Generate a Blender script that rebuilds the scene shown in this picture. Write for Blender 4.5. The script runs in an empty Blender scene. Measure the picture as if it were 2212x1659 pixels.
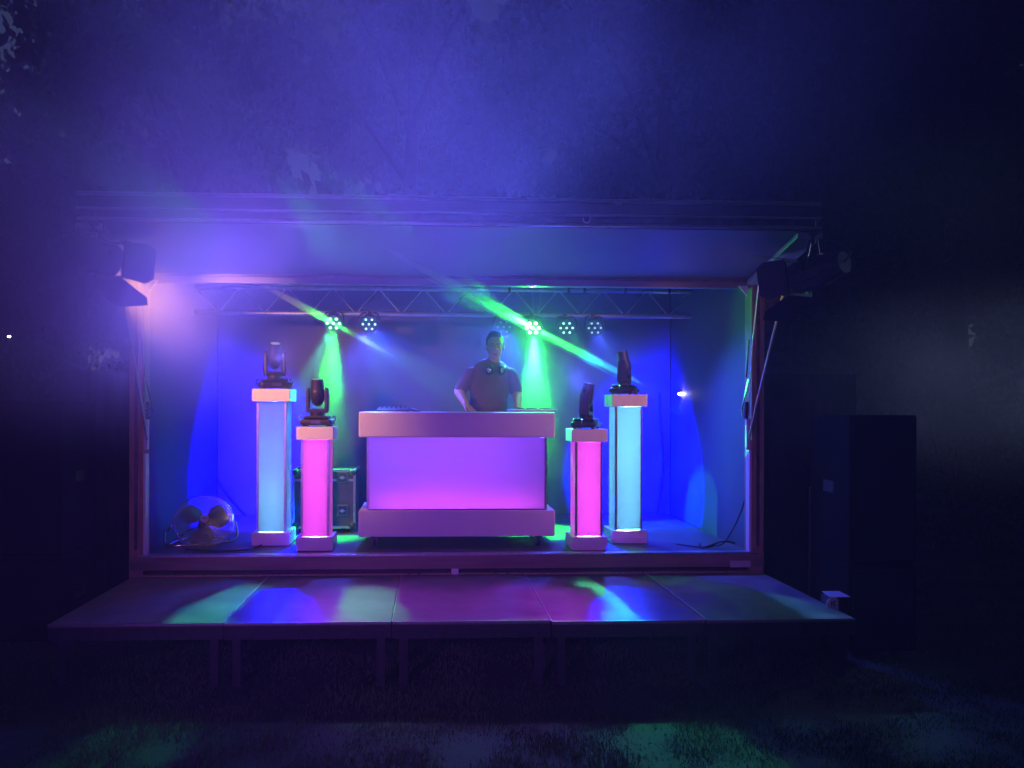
import bpy, bmesh, math, random
from mathutils import Vector, Matrix, Euler, noise
random.seed(7)
R = math.radians
sc = bpy.context.scene
C = sc.collection

# ------------------------------------------------------------------ camera
F, W2, CX, CY = 1650.0, 2212.0, 1005.0, 882.0
cam_d = bpy.data.cameras.new('camera')
cam = bpy.data.objects.new('camera', cam_d); C.objects.link(cam)
cam_d.sensor_width = 36; cam_d.lens = 36 * F / W2
cam_d.shift_x = (1106 - CX) / W2; cam_d.shift_y = (CY - 829.5) / W2
cam_d.clip_start = 0.05; cam_d.clip_end = 400
cam.location = (0, 0, 1.7)
RM = Matrix.Rotation(R(-2.6), 3, 'Z') @ Matrix.Rotation(R(90), 3, 'X') @ Matrix.Rotation(R(0.15), 3, 'Z')
cam.rotation_euler = RM.to_euler()
sc.camera = cam
def ray(px, py):
    return RM @ Vector(((px - CX) / F, -(py - CY) / F, -1))
def P(px, py, Y):            # photograph point at depth Y
    d = ray(px, py); return Vector((0, 0, 1.7)) + d * (Y / d.y)
def G(px, py, z):            # photograph point on the level z
    d = ray(px, py); return Vector((0, 0, 1.7)) + d * ((z - 1.7) / d.z)

# ------------------------------------------------------------------ world, exposure, sampling
w = bpy.data.worlds.new('World'); sc.world = w; w.use_nodes = True
nt = w.node_tree
sky = nt.nodes.new('ShaderNodeTexSky'); sky.sky_type = 'NISHITA'; sky.sun_disc = False
sky.sun_elevation = R(-3.0); sky.sun_rotation = R(330); sky.altitude = 50
hs = nt.nodes.new('ShaderNodeHueSaturation'); hs.inputs['Saturation'].default_value = 0.55
nt.links.new(sky.outputs[0], hs.inputs['Color'])
mx = nt.nodes.new('ShaderNodeMix'); mx.data_type = 'RGBA'; mx.blend_type = 'MULTIPLY'; mx.inputs[0].default_value = 1
mx.inputs[7].default_value = (.7, .9, 1.6, 1)
nt.links.new(hs.outputs[0], mx.inputs[6]); nt.links.new(mx.outputs[2], nt.nodes['Background'].inputs[0])
nt.nodes['Background'].inputs[1].default_value = 0.1
vs = sc.view_settings
vs.view_transform = 'Standard'; vs.look = 'None'; vs.exposure = 1.5; vs.gamma = 1; vs.use_curve_mapping = False
cy = sc.cycles
cy.use_denoising = True; cy.denoiser = 'OPENIMAGEDENOISE'
cy.max_bounces = 5; cy.diffuse_bounces = 3; cy.glossy_bounces = 2; cy.transmission_bounces = 4
cy.volume_bounces = 0; cy.transparent_max_bounces = 8
cy.sample_clamp_indirect = 2.0; cy.caustics_reflective = False; cy.caustics_refractive = False
cy.use_adaptive_sampling = True; cy.adaptive_threshold = 0.01
cy.volume_step_rate = 1.0; cy.volume_max_steps = 128

# ------------------------------------------------------------------ helpers
MAT = {}
def mat(name, col=(.5, .5, .5), rough=.6, metal=0, emit=None, es=0, vary=0, scale=8, bump=0, spec=.5, stretch=None):
    if name in MAT: return MAT[name]
    m = bpy.data.materials.new(name); m.use_nodes = True
    n = m.node_tree.nodes; L = m.node_tree.links; b = n['Principled BSDF']
    b.inputs['Base Color'].default_value = (*col, 1); b.inputs['Roughness'].default_value = rough
    b.inputs['Metallic'].default_value = metal; b.inputs['Specular IOR Level'].default_value = spec
    if emit: b.inputs['Emission Color'].default_value = (*emit, 1); b.inputs['Emission Strength'].default_value = es
    if vary or bump:
        tc = n.new('ShaderNodeTexCoord'); mp = n.new('ShaderNodeMapping')
        if stretch: mp.inputs['Scale'].default_value = stretch
        nz = n.new('ShaderNodeTexNoise'); nz.inputs['Scale'].default_value = scale; nz.inputs['Detail'].default_value = 5
        L.new(tc.outputs['Object'], mp.inputs[0]); L.new(mp.outputs[0], nz.inputs['Vector'])
        if vary:
            cr = n.new('ShaderNodeValToRGB')
            cr.color_ramp.elements[0].position = .3; cr.color_ramp.elements[1].position = .7
            cr.color_ramp.elements[0].color = (*[c * (1 - vary) for c in col], 1)
            cr.color_ramp.elements[1].color = (*[min(1, c * (1 + vary)) for c in col], 1)
            L.new(nz.outputs[0], cr.inputs[0]); L.new(cr.outputs[0], b.inputs['Base Color'])
            mr = n.new('ShaderNodeMapRange'); mr.inputs[3].default_value = max(0, rough - .12); mr.inputs[4].default_value = min(1, rough + .12)
            L.new(nz.outputs[0], mr.inputs[0]); L.new(mr.outputs[0], b.inputs['Roughness'])
        if bump:
            bp = n.new('ShaderNodeBump'); bp.inputs['Strength'].default_value = bump; bp.inputs['Distance'].default_value = .01
            L.new(nz.outputs[0], bp.inputs['Height']); L.new(bp.outputs[0], b.inputs['Normal'])
    MAT[name] = m; return m

def obj(name, bm, m, parent=None, smooth=False, bevel=0):
    me = bpy.data.meshes.new(name); bm.to_mesh(me); bm.free()
    me.materials.append(m)
    if smooth:
        for p in me.polygons: p.use_smooth = True
    o = bpy.data.objects.new(name, me); C.objects.link(o)
    if parent: o.parent = parent
    if bevel:
        b = o.modifiers.new('bevel', 'BEVEL'); b.width = bevel; b.segments = 2; b.limit_method = 'ANGLE'
    return o
def thing(name, label, cat, loc=(0, 0, 0), rz=0, group=None, rot=None):
    o = bpy.data.objects.new(name, None); C.objects.link(o); o.empty_display_size = .1
    o.location = loc; o.rotation_euler = rot if rot else (0, 0, rz)
    o['label'] = label; o['category'] = cat
    if group: o['group'] = group
    return o
def tag(o, label=None, cat=None, group=None, kind=None):
    if label: o['label'] = label
    if cat: o['category'] = cat
    if group: o['group'] = group
    if kind: o['kind'] = kind
    return o
def copy_tree(o, parent=None):
    c = o.copy(); C.objects.link(c)
    if parent is not None: c.parent = parent
    for ch in list(o.children): copy_tree(ch, c)
    return c
def B(): return bmesh.new()
def box(bm, c, s, M=None):
    T = Matrix.Translation(Vector(c)) @ (M.to_4x4() if M else Matrix.Identity(4)) @ Matrix.Diagonal((s[0], s[1], s[2], 1))
    bmesh.ops.create_cube(bm, size=1, matrix=T); return bm
def bb(bm, a, b):            # box from two corners
    return box(bm, [(a[i] + b[i]) / 2 for i in range(3)], [abs(b[i] - a[i]) for i in range(3)])
def align(d):
    return Vector(d).normalized().to_track_quat('Z', 'Y').to_matrix().to_4x4()
def cyl(bm, a, b, r, r2=None, seg=14, caps=True):
    a, b = Vector(a), Vector(b); d = b - a
    bmesh.ops.create_cone(bm, cap_ends=caps, segments=seg, radius1=r, radius2=r if r2 is None else r2, depth=d.length,
                          matrix=Matrix.Translation((a + b) / 2) @ align(d)); return bm
def ball(bm, c, s, M=None, sub=3):
    T = Matrix.Translation(Vector(c)) @ (M.to_4x4() if M else Matrix.Identity(4)) @ Matrix.Diagonal((s[0], s[1], s[2], 1))
    bmesh.ops.create_icosphere(bm, subdivisions=sub, radius=1, matrix=T); return bm
def tube(bm, pts, r, seg=8, closed=False):
    pts = [Vector(p) for p in pts]; n = len(pts); rings = []; prev = None
    for i, p in enumerate(pts):
        t = (pts[(i + 1) % n] - pts[i - 1]) if closed else (pts[min(i + 1, n - 1)] - pts[max(i - 1, 0)])
        t.normalize()
        if prev is None:
            u = t.orthogonal().normalized()
        else:
            u = prev - t * prev.dot(t); u.normalize()
        prev = u; v = t.cross(u)
        rr = r[i] if isinstance(r, (list, tuple)) else r
        rings.append([bm.verts.new(p + (u * math.cos(2 * math.pi * k / seg) + v * math.sin(2 * math.pi * k / seg)) * rr) for k in range(seg)])
    for i in range(n if closed else n - 1):
        A, Bq = rings[i], rings[(i + 1) % n]
        for k in range(seg): bm.faces.new((A[k], A[(k + 1) % seg], Bq[(k + 1) % seg], Bq[k]))
    if not closed:
        bm.faces.new(rings[0][::-1]); bm.faces.new(rings[-1])
    return bm
def spline(pts, n=8):
    pts = [Vector(p) for p in pts]; out = []
    for i in range(len(pts) - 1):
        p0, p1, p2, p3 = pts[max(i - 1, 0)], pts[i], pts[i + 1], pts[min(i + 2, len(pts) - 1)]
        for k in range(n):
            t = k / n
            out.append(.5 * ((2 * p1) + (p2 - p0) * t + (2 * p0 - 5 * p1 + 4 * p2 - p3) * t * t + (3 * p1 - p0 - 3 * p2 + p3) * t ** 3))
    out.append(pts[-1]); return out
def prism(bm, pts, d):       # polygon pts extruded by vector d
    d = Vector(d); a = [bm.verts.new(p) for p in pts]; b = [bm.verts.new(Vector(p) + d) for p in pts]; n = len(pts)
    bm.faces.new(a); bm.faces.new(b[::-1])
    for i in range(n): bm.faces.new((a[i], b[i], b[(i + 1) % n], a[(i + 1) % n]))
    bmesh.ops.recalc_face_normals(bm, faces=bm.faces); return bm
def lamp(name, kind, loc, target, col, e, parent=None, **k):
    l = bpy.data.lights.new(name, kind); l.color = col; l.energy = e
    for a, v in k.items(): setattr(l, a, v)
    o = bpy.data.objects.new(name, l); C.objects.link(o)
    q = (Vector(target) - Vector(loc)).to_track_quat('-Z', 'Y').to_matrix().to_4x4()
    m = Matrix.Translation(Vector(loc)) @ q
    bpy.context.view_layer.update()
    if parent:
        o.parent = parent; o.matrix_local = world_of(parent).inverted() @ m
    else: o.matrix_local = m
    return o
def world_of(o):
    m = o.matrix_basis.copy()
    while o.parent: o = o.parent; m = o.matrix_basis @ m
    return m

# ------------------------------------------------------------------ materials
mat('alu', (.55, .56, .6), .35, .9, vary=.12, scale=30)
mat('alu_dark', (.12, .12, .14), .4, .6, vary=.3, scale=14)
mat('white_lacquer', (.78, .76, .76), .38, vary=.03, scale=5)
mat('black_metal', (.025, .025, .03), .42, 0, vary=.3, scale=20)
mat('black_plastic', (.03, .03, .035), .35, vary=.2, scale=30)
mat('black_cloth', (.008, .008, .01), .95, spec=.1, vary=.4, scale=3, bump=.4)
mat('chrome', (.75, .75, .78), .18, 1)
mat('rubber', (.015, .015, .015), .6)
mat('panel_wall', (.09, .09, .15), .6, vary=.10, scale=2.2)
mat('roof_skin', (.22, .21, .24), .45, vary=.12, scale=3)
mat('roof_fascia', (.05, .05, .06), .5, vary=.25, scale=5)
mat('fascia_paint', (.22, .16, .13), .55, vary=.3, scale=5, stretch=(.3, 3, 3))
mat('post_wood', (.36, .24, .17), .6, vary=.35, scale=9, stretch=(6, 6, .5))
mat('seal_strip', (.75, .70, .75), .4)
mat('ply_deck', (.17, .14, .16), .48, vary=.28, scale=6, bump=.15)
mat('stage_floor', (.12, .10, .10), .5, vary=.3, scale=5)
mat('label', (.55, .5, .5), .5)
mat('ink', (.03, .03, .03), .5)
mat('skin', (.62, .40, .31), .5, vary=.06, scale=12)
mat('shirt', (.16, .11, .12), .85, vary=.12, scale=9, bump=.3)
mat('trousers', (.03, .03, .05), .85)
mat('hair', (.025, .018, .014), .7, vary=.3, scale=60, bump=.6)
mat('bark', (.05, .04, .03), .9, vary=.4, scale=12, bump=.8)
mat('soil', (.012, .018, .008), .95, vary=.5, scale=4, bump=.6)
mat('purple_case', (.07, .06, .09), .5, vary=.2)
mat('warm_glow', (1, .6, .3), .5, emit=(1, .45, .16), es=22)

def frosted(name, col, tr=.62, rough=.35):
    m = bpy.data.materials.new(name); m.use_nodes = True; n = m.node_tree.nodes; L = m.node_tree.links
    n.clear(); out = n.new('ShaderNodeOutputMaterial')
    t = n.new('ShaderNodeBsdfTranslucent'); t.inputs[0].default_value = (*col, 1)
    d = n.new('ShaderNodeBsdfDiffuse'); d.inputs[0].default_value = (*[c * .3 for c in col], 1)
    g = n.new('ShaderNodeBsdfGlossy'); g.inputs['Roughness'].default_value = rough; g.inputs[0].default_value = (.8, .8, .8, 1)
    m1 = n.new('ShaderNodeMixShader'); m1.inputs[0].default_value = tr
    m2 = n.new('ShaderNodeMixShader'); fr = n.new('ShaderNodeFresnel'); fr.inputs[0].default_value = 1.3
    L.new(d.outputs[0], m1.inputs[1]); L.new(t.outputs[0], m1.inputs[2])
    L.new(fr.outputs[0], m2.inputs[0]); L.new(m1.outputs[0], m2.inputs[1]); L.new(g.outputs[0], m2.inputs[2])
    L.new(m2.outputs[0], out.inputs[0]); MAT[name] = m; return m
frosted('acrylic', (.92, .92, .95))
def leafmat(name, c):
    m = mat(name, c, .7, vary=.35, scale=1.5); return m
leafmat('leaf_a', (.045, .075, .03)); leafmat('leaf_b', (.06, .09, .035)); leafmat('grass', (.05, .10, .03))

# ------------------------------------------------------------------ setting: ground, trees
ZD = 0.386          # deck level
ZS = P(960, 1195, 6.08).z   # stage floor level
YE = 6.08           # stage floor front edge
YB = 8.3            # back wall
XL = P(314, 1000, YE).x; XR = P(1619, 1000, YE).x      # inside of the two posts
bm = B()
N = 90
def gz(x, y):
    h = .05 * noise.noise(Vector((x * .5, y * .5, 0))) + .02 * noise.noise(Vector((x * 2.3, y * 2.3, 4)))
    if y > 7: h += max(0, (x - 5.2)) * .05 * min(1, (y - 7) / 3)
    return h - .02
def axis(lo, hi, n):         # finer in the middle
    return [lo + (hi - lo) * (i / n) for i in range(n + 1)]
xs = [-150, -90, -50, -30] + axis(-18, 18, 110) + [30, 50, 90, 150]
ys = [-60, -25, -8] + axis(0, 30, 110) + [45, 80, 150, 220]
vv = [[bm.verts.new((x, y, gz(x, y) if abs(x) < 25 and 0 <= y < 40 else 0)) for x in xs] for y in ys]
for j in range(len(ys) - 1):
    for i in range(len(xs) - 1): bm.faces.new((vv[j][i], vv[j][i + 1], vv[j + 1][i + 1], vv[j + 1][i]))
tag(obj('ground', bm, MAT['soil'], smooth=True), 'dark lawn soil in front of and around the stage', 'ground', kind='structure')

def grass():
    V = []; Fc = []
    rnd = random.Random(3)
    for k in range(150000):
        y = 3.1 + (rnd.random() ** 1.6) * 5.2
        x = (rnd.random() - .5) * (y * 1.75 + .6) + y * .08
        if y > 6.2 and -3 < x < 3.4: continue
        tuft = noise.noise(Vector((x * 3, y * 3, 1)))
        if rnd.random() > .75 + tuft: continue
        h = (.012 + .026 * rnd.random()) * (1 + .9 * tuft)
        a = rnd.random() * 6.28; wd = .0022 + .002 * rnd.random(); ln = rnd.uniform(-.7, .9) * h
        z = gz(x, y) - .003; c, s = math.cos(a), math.sin(a)
        i = len(V)
        V += [(x - c * wd, y - s * wd, z), (x + c * wd, y + s * wd, z), (x - s * ln * .5 + c * wd * .6, y + c * ln * .5, z + h * .65), (x - s * ln, y + c * ln, z + h)]
        Fc += [(i, i + 1, i + 2), (i, i + 2, i + 3)]
    me = bpy.data.meshes.new('grass'); me.from_pydata(V, [], Fc); me.materials.append(MAT['grass'])
    o = bpy.data.objects.new('grass', me); C.objects.link(o)
    tag(o, 'short green lawn grass in front of the raised deck', 'grass', kind='stuff')
grass()

GAPS = [(1052, 8, .42), (712, 68, .16), (830, 10, .12), (975, 58, .15), (1190, 335, .22), (1385, 275, .14), (135, 285, .1), (12, 342, .09), (660, 130, .12)]
def tree(x, y, h, crown_r, crown_z, n, label, leaf='leaf_a', lf=.19, seed=1, group='trees standing behind the stage'):
    rnd = random.Random(seed)
    t = thing('broadleaf_tree', label, 'tree', (x, y, gz(x, y) if abs(x) < 25 else 0), 0, group)
    bm = B()
    tube(bm, [(0, 0, -.1), (.05, 0, h * .18), (-.06, .05, h * .38), (.05, 0, h * .62), (0, 0, h * .8)], [.26, .2, .16, .1, .05], 9)
    blobs = []
    for i in range(13):
        a = rnd.random() * 6.28; u = rnd.random(); rr = crown_r * (.35 + .6 * u)
        z = crown_z + (h - crown_z) * rnd.random() ** .8
        k = 1 - .6 * max(0, (z - crown_z) / (h - crown_z) - .5)
        e = Vector((math.cos(a) * rr * k, math.sin(a) * rr * k, z))
        s = Vector((0, 0, min(z * .75, h * .6)))
        tube(bm, spline([s, (s + e) / 2 + Vector((0, 0, .25)), e], 4), [.07, .065, .06, .05, .045, .04, .035, .03, .02][:9], 6)
        blobs.append((e, crown_r * rnd.uniform(.3, .52)))
    blobs.append((Vector((0, 0, h * .72)), crown_r * .6))
    obj('trunk', bm, MAT['bark'], t, smooth=True)
    V = []; Fc = []
    for k in range(n):
        c, r = blobs[rnd.randrange(len(blobs))]
        d = Vector((rnd.gauss(0, 1), rnd.gauss(0, 1), rnd.gauss(0, 1))).normalized() * r * rnd.random() ** .45
        d.z *= .8; p = c + d
        if noise.noise(p * 1.1 + Vector((seed, 0, 0))) < (-.22 if seed < 80 else -.5): continue
        w_ = Vector((x, y, 0)) + p
        nn = noise.noise(w_ * 1.3)
        if w_.x < -4.9 and w_.z > 7.15 + (w_.x + 6.9) * .75 + nn * .5: continue
        if any((w_ - P(gx_, gy_, w_.y)).length < gr_ * (1 + .8 * noise.noise(w_ * 4)) for gx_, gy_, gr_ in GAPS): continue
        s = lf * rnd.uniform(.5, 1.2)
        q = Euler((rnd.random() * 6, rnd.random() * 6, rnd.random() * 6)).to_matrix()
        i = len(V)
        for a, b in ((-.5, 0), (0, -.3), (.5, 0), (0, .3)): V.append(p + q @ Vector((a * s, b * s, .06 * s * (abs(a) > 0))))
        Fc.append((i, i + 1, i + 2, i + 3))
    me = bpy.data.meshes.new('crown'); me.from_pydata([tuple(v) for v in V], [], Fc); me.materials.append(MAT[leaf])
    o = bpy.data.objects.new('crown', me); C.objects.link(o); o.parent = t
    return t
tree(-8.6, 12.5, 7.6, 3.1, 1.6, 22000, 'lowest tree at the left edge, beside a patch of dusk sky', 'leaf_b', seed=11)
tree(-3.9, 12.6, 11.5, 3.1, 1.6, 30000, 'tall leafy tree behind the left end of the stage', seed=2)
tree(-.4, 14.2, 11.5, 3.7, 1.9, 27000, 'tall leafy tree behind the DJ booth with small sky gaps', 'leaf_b', seed=5)
tree(4.0, 13.0, 12.0, 3.9, 1.8, 36000, 'broad dark tree behind the right end of the stage', seed=8)
tree(8.6, 12.2, 12.5, 4.0, 1.6, 42000, 'dense dark tree beyond the right floodlight', seed=21)
tree(12.8, 13.5, 12.5, 4.0, 1.2, 34000, 'darkest tree at the right edge of the garden', seed=31)
tree(2.6, 20.0, 17.0, 5.5, 3.0, 12000, 'farthest tall tree rising behind the others', 'leaf_b', lf=.42, seed=41)
tree(9.5, 19.0, 17.0, 5.5, 4.0, 12000, 'far tall tree behind the right trees', lf=.5, seed=42)

tree(12.5, 18.0, 17.0, 5.5, 2.0, 16000, 'far tall tree beyond the darkest tree', lf=.45, seed=52)
tree(7.0, 17.0, 16.0, 4.5, 2.0, 16000, 'far tree in the gap above the right floodlight', lf=.4, seed=57)
HEDGE = [(-12.2, 'low tree cut by the left edge of the picture'), (-10.3, 'low tree behind the tiny lamp at the left edge'), (-8.4, 'low tree between the tiny lamp and the left floodlight'), (-6.3, 'low tree directly behind the left floodlight'), (-4.2, 'low tree behind the left post'),
         (5.4, 'low tree behind the right post'), (7.6, 'low tree behind the right floodlight'), (9.8, 'low dark tree behind the right loudspeaker tower'), (12.0, 'low dark tree behind the wide bush'), (14.2, 'low dark tree cut by the right edge of the picture')]
for i_, (x_, lb_) in enumerate(HEDGE):
    tree(x_, 17.0 + (i_ % 3) * .9, 8.6, 2.6, .3, 16000, lb_, lf=.36, seed=80 + i_, group='low trees closing the garden at the back')
tree(-9.0, 15.0, 8.2, 3.0, .4, 20000, 'leafy tree filling the gap above the tiny lamp on the left', lf=.3, seed=95, group='low trees closing the garden at the back')
tree(5.0, 15.2, 7.5, 2.6, .4, 18000, 'leafy tree filling the gap under the right floodlight', lf=.3, seed=96, group='low trees closing the garden at the back')
tree(10.0, 15.4, 8.0, 3.0, .4, 18000, 'leafy tree standing between the two far right trees', lf=.3, seed=97, group='low trees closing the garden at the back')
def bush(x, y, r, h, n, label, seed):
    rnd = random.Random(seed)
    t = thing('bush', label, 'bush', (x, y, gz(x, y)), 0, 'bushes beside the stage')
    bm = B()
    for i in range(7):
        a = rnd.random() * 6.28; tube(bm, [(0, 0, 0), (math.cos(a) * r * .3, math.sin(a) * r * .3, h * .4), (math.cos(a) * r * .6, math.sin(a) * r * .6, h * .8)], [.03, .02, .008], 5)
    obj('stem', bm, MAT['bark'], t, smooth=True)
    V = []; Fc = []
    for k in range(n):
        d = Vector((rnd.gauss(0, 1), rnd.gauss(0, 1), abs(rnd.gauss(0, 1)))).normalized() * (rnd.random() ** .35)
        p = Vector((d.x * r, d.y * r, d.z * h)) * (1 + .18 * noise.noise(d * 3 + Vector((seed, 0, 0))))
        s = .1 * rnd.uniform(.5, 1.2); q = Euler((rnd.random() * 6, rnd.random() * 6, rnd.random() * 6)).to_matrix(); i = len(V)
        for a, b in ((-.5, 0), (0, -.3), (.5, 0), (0, .3)): V.append(tuple(p + q @ Vector((a * s, b * s, 0))))
        Fc.append((i, i + 1, i + 2, i + 3))
    me = bpy.data.meshes.new('foliage'); me.from_pydata(V, [], Fc); me.materials.append(MAT['leaf_a'])
    o = bpy.data.objects.new('foliage', me); C.objects.link(o); o.parent = t
bush(6.9, 9.6, 1.2, 2.2, 7000, 'round dark bush right of the stage beside the black tower', 3)
bush(-7.4, 9.8, 1.6, 2.5, 8000, 'tall dark bush at the left edge under the distant lamp', 4)
bush(9.6, 10.8, 1.7, 2.0, 7000, 'wide bush at the right edge of the lawn', 6)
bush(-5.6, 10.4, 1.9, 3.1, 14000, 'dark bush just left of the stage trailer', 9)

# ------------------------------------------------------------------ stage trailer
st = thing('stage_trailer', 'open mobile stage trailer with raised flap roof and lit interior', 'stage', ((XL + XR) / 2, YE, 0))
XC = (XL + XR) / 2
def sp(name, bm, m, parent=None, **k):       # a part given in world coordinates
    par = parent or st
    o = obj(name, bm, MAT[m], par, **k)
    o.matrix_local = world_of(par).inverted()
    return o
ZC = 2.98                                     # ceiling
hin = P(1100, 601, YE - .02)                  # hinge line
ZH = hin.z
PW = .125
b = B(); bb(b, (XL, YE, ZS - .05), (XR, YB, ZS)); sp('floor', b, 'stage_floor')
b = B(); bb(b, (XL - .05, YB, ZS - .05), (XR + .05, YB + .06, ZC))
sp('back_wall', b, 'panel_wall')
for s, x in ((-1, XL), (1, XR)):
    b = B(); bb(b, (x + s * .06, YE + .12, ZS - .05), (x + s * .1, YB, ZC)); sp('side_wall', b, 'panel_wall')
b = B(); bb(b, (XL - .1, YE + .06, ZC), (XR + .1, YB + .06, ZC + .06)); sp('ceiling', b, 'panel_wall')
# wall ribs
for i in range(1, 5):
    x = XL + (XR - XL) * i / 5
    b = B(); bb(b, (x - .012, YB - .012, ZS), (x + .012, YB - .001, ZC - .002)); sp('wall_joint', b, 'panel_wall')
# posts
for s, x0, x1 in ((-1, P(283, 1000, YE).x, XL), (1, XR, P(1646, 1000, YE).x)):
    b = B(); bb(b, (x0, YE - .04, ZD - .06), (x1, YE + .1, ZH - .02))
    p = sp('post', b, 'post_wood', bevel=.006)
    xi = XL if s < 0 else XR
    b = B(); bb(b, (xi - s * .002, YE - .052, ZS), (xi - s * .022, YE + .02, P(1600, 560 if s < 0 else 950, YE).z if s > 0 else P(400, 980, YE).z))
    sp('seal_strip', b, 'seal_strip', p, bevel=.003)
    b = B()
    bb(b, ((x0 + x1) / 2 - .012, YE - .046, ZS + .05), ((x0 + x1) / 2 + .012, YE - .0405, ZH - .1)); sp('post_groove', b, 'alu_dark', p)
# front fascia of the floor
zf0 = P(960, 1226, YE).z
b = B(); bb(b, (XL - .1, YE - .05, zf0), (XR + .1, YE - .0005, ZS - .012)); sp('floor_fascia', b, 'fascia_paint', bevel=.004)
b = B(); bb(b, (XL - .02, YE - .056, ZS - .012), (XR + .02, YE + .02, ZS + .006)); sp('edge_trim', b, 'alu', bevel=.003)
zf1 = P(960, 1236, YE).z
b = B(); bb(b, (XL - .1, YE + .02, ZD - .1), (XR + .1, YE + .05, zf0)); sp('recess_panel', b, 'black_metal')
for a, c in ((287, 975), (990, 1640)):
    b = B(); bb(b, (P(a, 1240, YE).x, YE - .045, ZD - .05), (P(c, 1240, YE).x, YE + .015, zf1)); sp('sill_board', b, 'post_wood', bevel=.003)
b = B(); bb(b, (P(975, 1240, YE).x, YE - .05, ZD - .05), (P(990, 1240, YE).x, YE + .018, zf0)); sp('latch_block', b, 'seal_strip', bevel=.003)
for px in (884, 1096, 905, 1070):
    b = B(); q = P(px, 1241, YE - .05); cyl(b, q, q + Vector((0, .02, 0)), .014); sp('bolt', b, 'alu_dark')
# maker's plate
b = B(); a = P(1577, 1211, YE - .05); c = P(1621, 1225, YE - .05)
bb(b, (a.x, YE - .058, c.z), (c.x, YE - .0505, a.z)); pl = sp('name_plate', b, 'label', bevel=.002)
# header
b = B(); bb(b, (XL - .1, YE - .02, P(1100, 618, YE).z), (XR + .1, YE + .055, ZH + .02)); hd = sp('header_beam', b, 'roof_skin', bevel=.004)
b = B(); bb(b, (XL - .1, YE - .034, ZH - .012), (XR + .1, YE - .0205, ZH + .008)); sp('hinge_trim', b, 'alu_dark')
b = B(); bb(b, (XL - .1, YE + .056, ZH - .02), (XR + .1, YE + .12, ZC)); sp('header_panel', b, 'panel_wall')
# raised flap roof
YF = 4.94
fr = P(1768, 500, YF); ZF = fr.z; XFR = fr.x; XFL = XL + (XR - XFR) - .02
pts = [(XL - .02, YE - .03, ZH + .012), (XR + .02, YE - .03, ZH + .012), (XFR, YF, ZF), (XFL, YF, ZF)]
b = B(); prism(b, pts, (0, 0, .03)); rf = sp('flap_roof', b, 'roof_skin')
zt = P(1100, 433, YF).z
z1 = P(1400, 470, YF).z; z2 = P(1400, 441, YF).z
b = B(); bb(b, (XFL, YF - .0, ZF + .034), (XFR, YF + .03, z1)); sp('front_recess', b, 'alu_dark')
b = B(); bb(b, (XFL, YF - .03, z1 + .01), (XFR, YF + .03, z2)); sp('front_fascia', b, 'roof_fascia')
b = B(); bb(b, (XFL, YF + .01, z2 + .012), (XFR, YF + .035, zt)); sp('top_recess', b, 'alu_dark')
for nm, z, r in (('roof_rail', ZF + .012, .012), ('roof_rail', z1, .010), ('roof_rail', z2, .007), ('roof_rail', zt + .005, .006)):
    b = B(); cyl(b, (XFL, YF - .034, z), (XFR, YF - .034, z), r, seg=10); sp(nm, b, 'alu')
# slanted end beams of the flap
for xs_, xf in ((XL, XFL), (XR, XFR)):
    s = 1 if xs_ > XC else -1
    b = B()
    w_ = .15
    prism(b, [(xs_ - s * .05, YE - .06, ZH - .005), (xs_ + s * .1, YE - .06, ZH - .005), (xf + s * .03, YF + .0, ZF - .006), (xf - s * .14, YF + .0, ZF - .006)], (0, 0, -.035))
    e = sp('end_beam', b, 'seal_strip', bevel=.003)
    b = B(); prism(b, [(xs_ - s * .12, YE - .05, ZH - .05), (xs_ - s * .05, YE - .05, ZH - .05), (xs_ - s * .05, YE - .05, ZH - .13)], (0, -.02, 0)); sp('gusset', b, 'seal_strip', e)
    # gas strut and lashing lines
    top = P(1690 if s > 0 else 268, 640, YF + .35); bot = P(1616 if s > 0 else 318, 950, YE - .06)
    b = B(); tube(b, [top, bot], .0085, 8); sp('gas_strut', b, 'alu')
    b = B(); mid = P(1640 if s > 0 else 300, 760, YE - .08)
    tube(b, [P(1638 if s > 0 else 300, 612, YE - .06), P(1625 if s > 0 else 309, 740, YE - .07), P(1617 if s > 0 else 313, 900, YE - .06)], .004, 6); sp('cable', b, 'alu')
    b = B(); tube(b, [P(1617 if s > 0 else 307, 735, YE - .055), P(1612 if s > 0 else 312, 815, YE - .055)], .008, 6); sp('strut_sleeve', b, 'black_plastic')
    b = B(); A = lambda u, v: P(u if s > 0 else 1932 - u, v, YE - .06)
    tube(b, spline([A(1617, 820), A(1606, 870), A(1603, 893), A(1609, 903), A(1616, 907)], 4), .006, 6); sp('latch_hook', b, 'chrome')
    b = B(); tube(b, spline([A(1604, 880), A(1617, 884)], 2), .006, 6); sp('latch_pin', b, 'chrome')
    b = B(); bb(b, A(1610, 868), A(1617, 905) + Vector((0, .03, 0))); sp('latch_plate', b, 'alu_dark')
    b = B(); bb(b, A(1612, 905) + Vector((0, -.01, 0)), A(1622, 972) + Vector((0, .03, 0))); sp('latch_arm', b, 'seal_strip', bevel=.008)
# small hook on the rail
b = B(); h = P(1268, 471, YF - .04); tube(b, spline([h + Vector((-.025, 0, 0)), h + Vector((-.02, 0, -.025)), h + Vector((0.005, 0, -.03)), h + Vector((.02, 0, -.012)), h + Vector((.02, 0, .01))], 4), .005, 6); sp('rail_hook', b, 'alu')
b = B(); h = P(1335, 440, YF - .05); box(b, h, (.045, .02, .014)); sp('rail_clip', b, 'alu')

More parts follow.
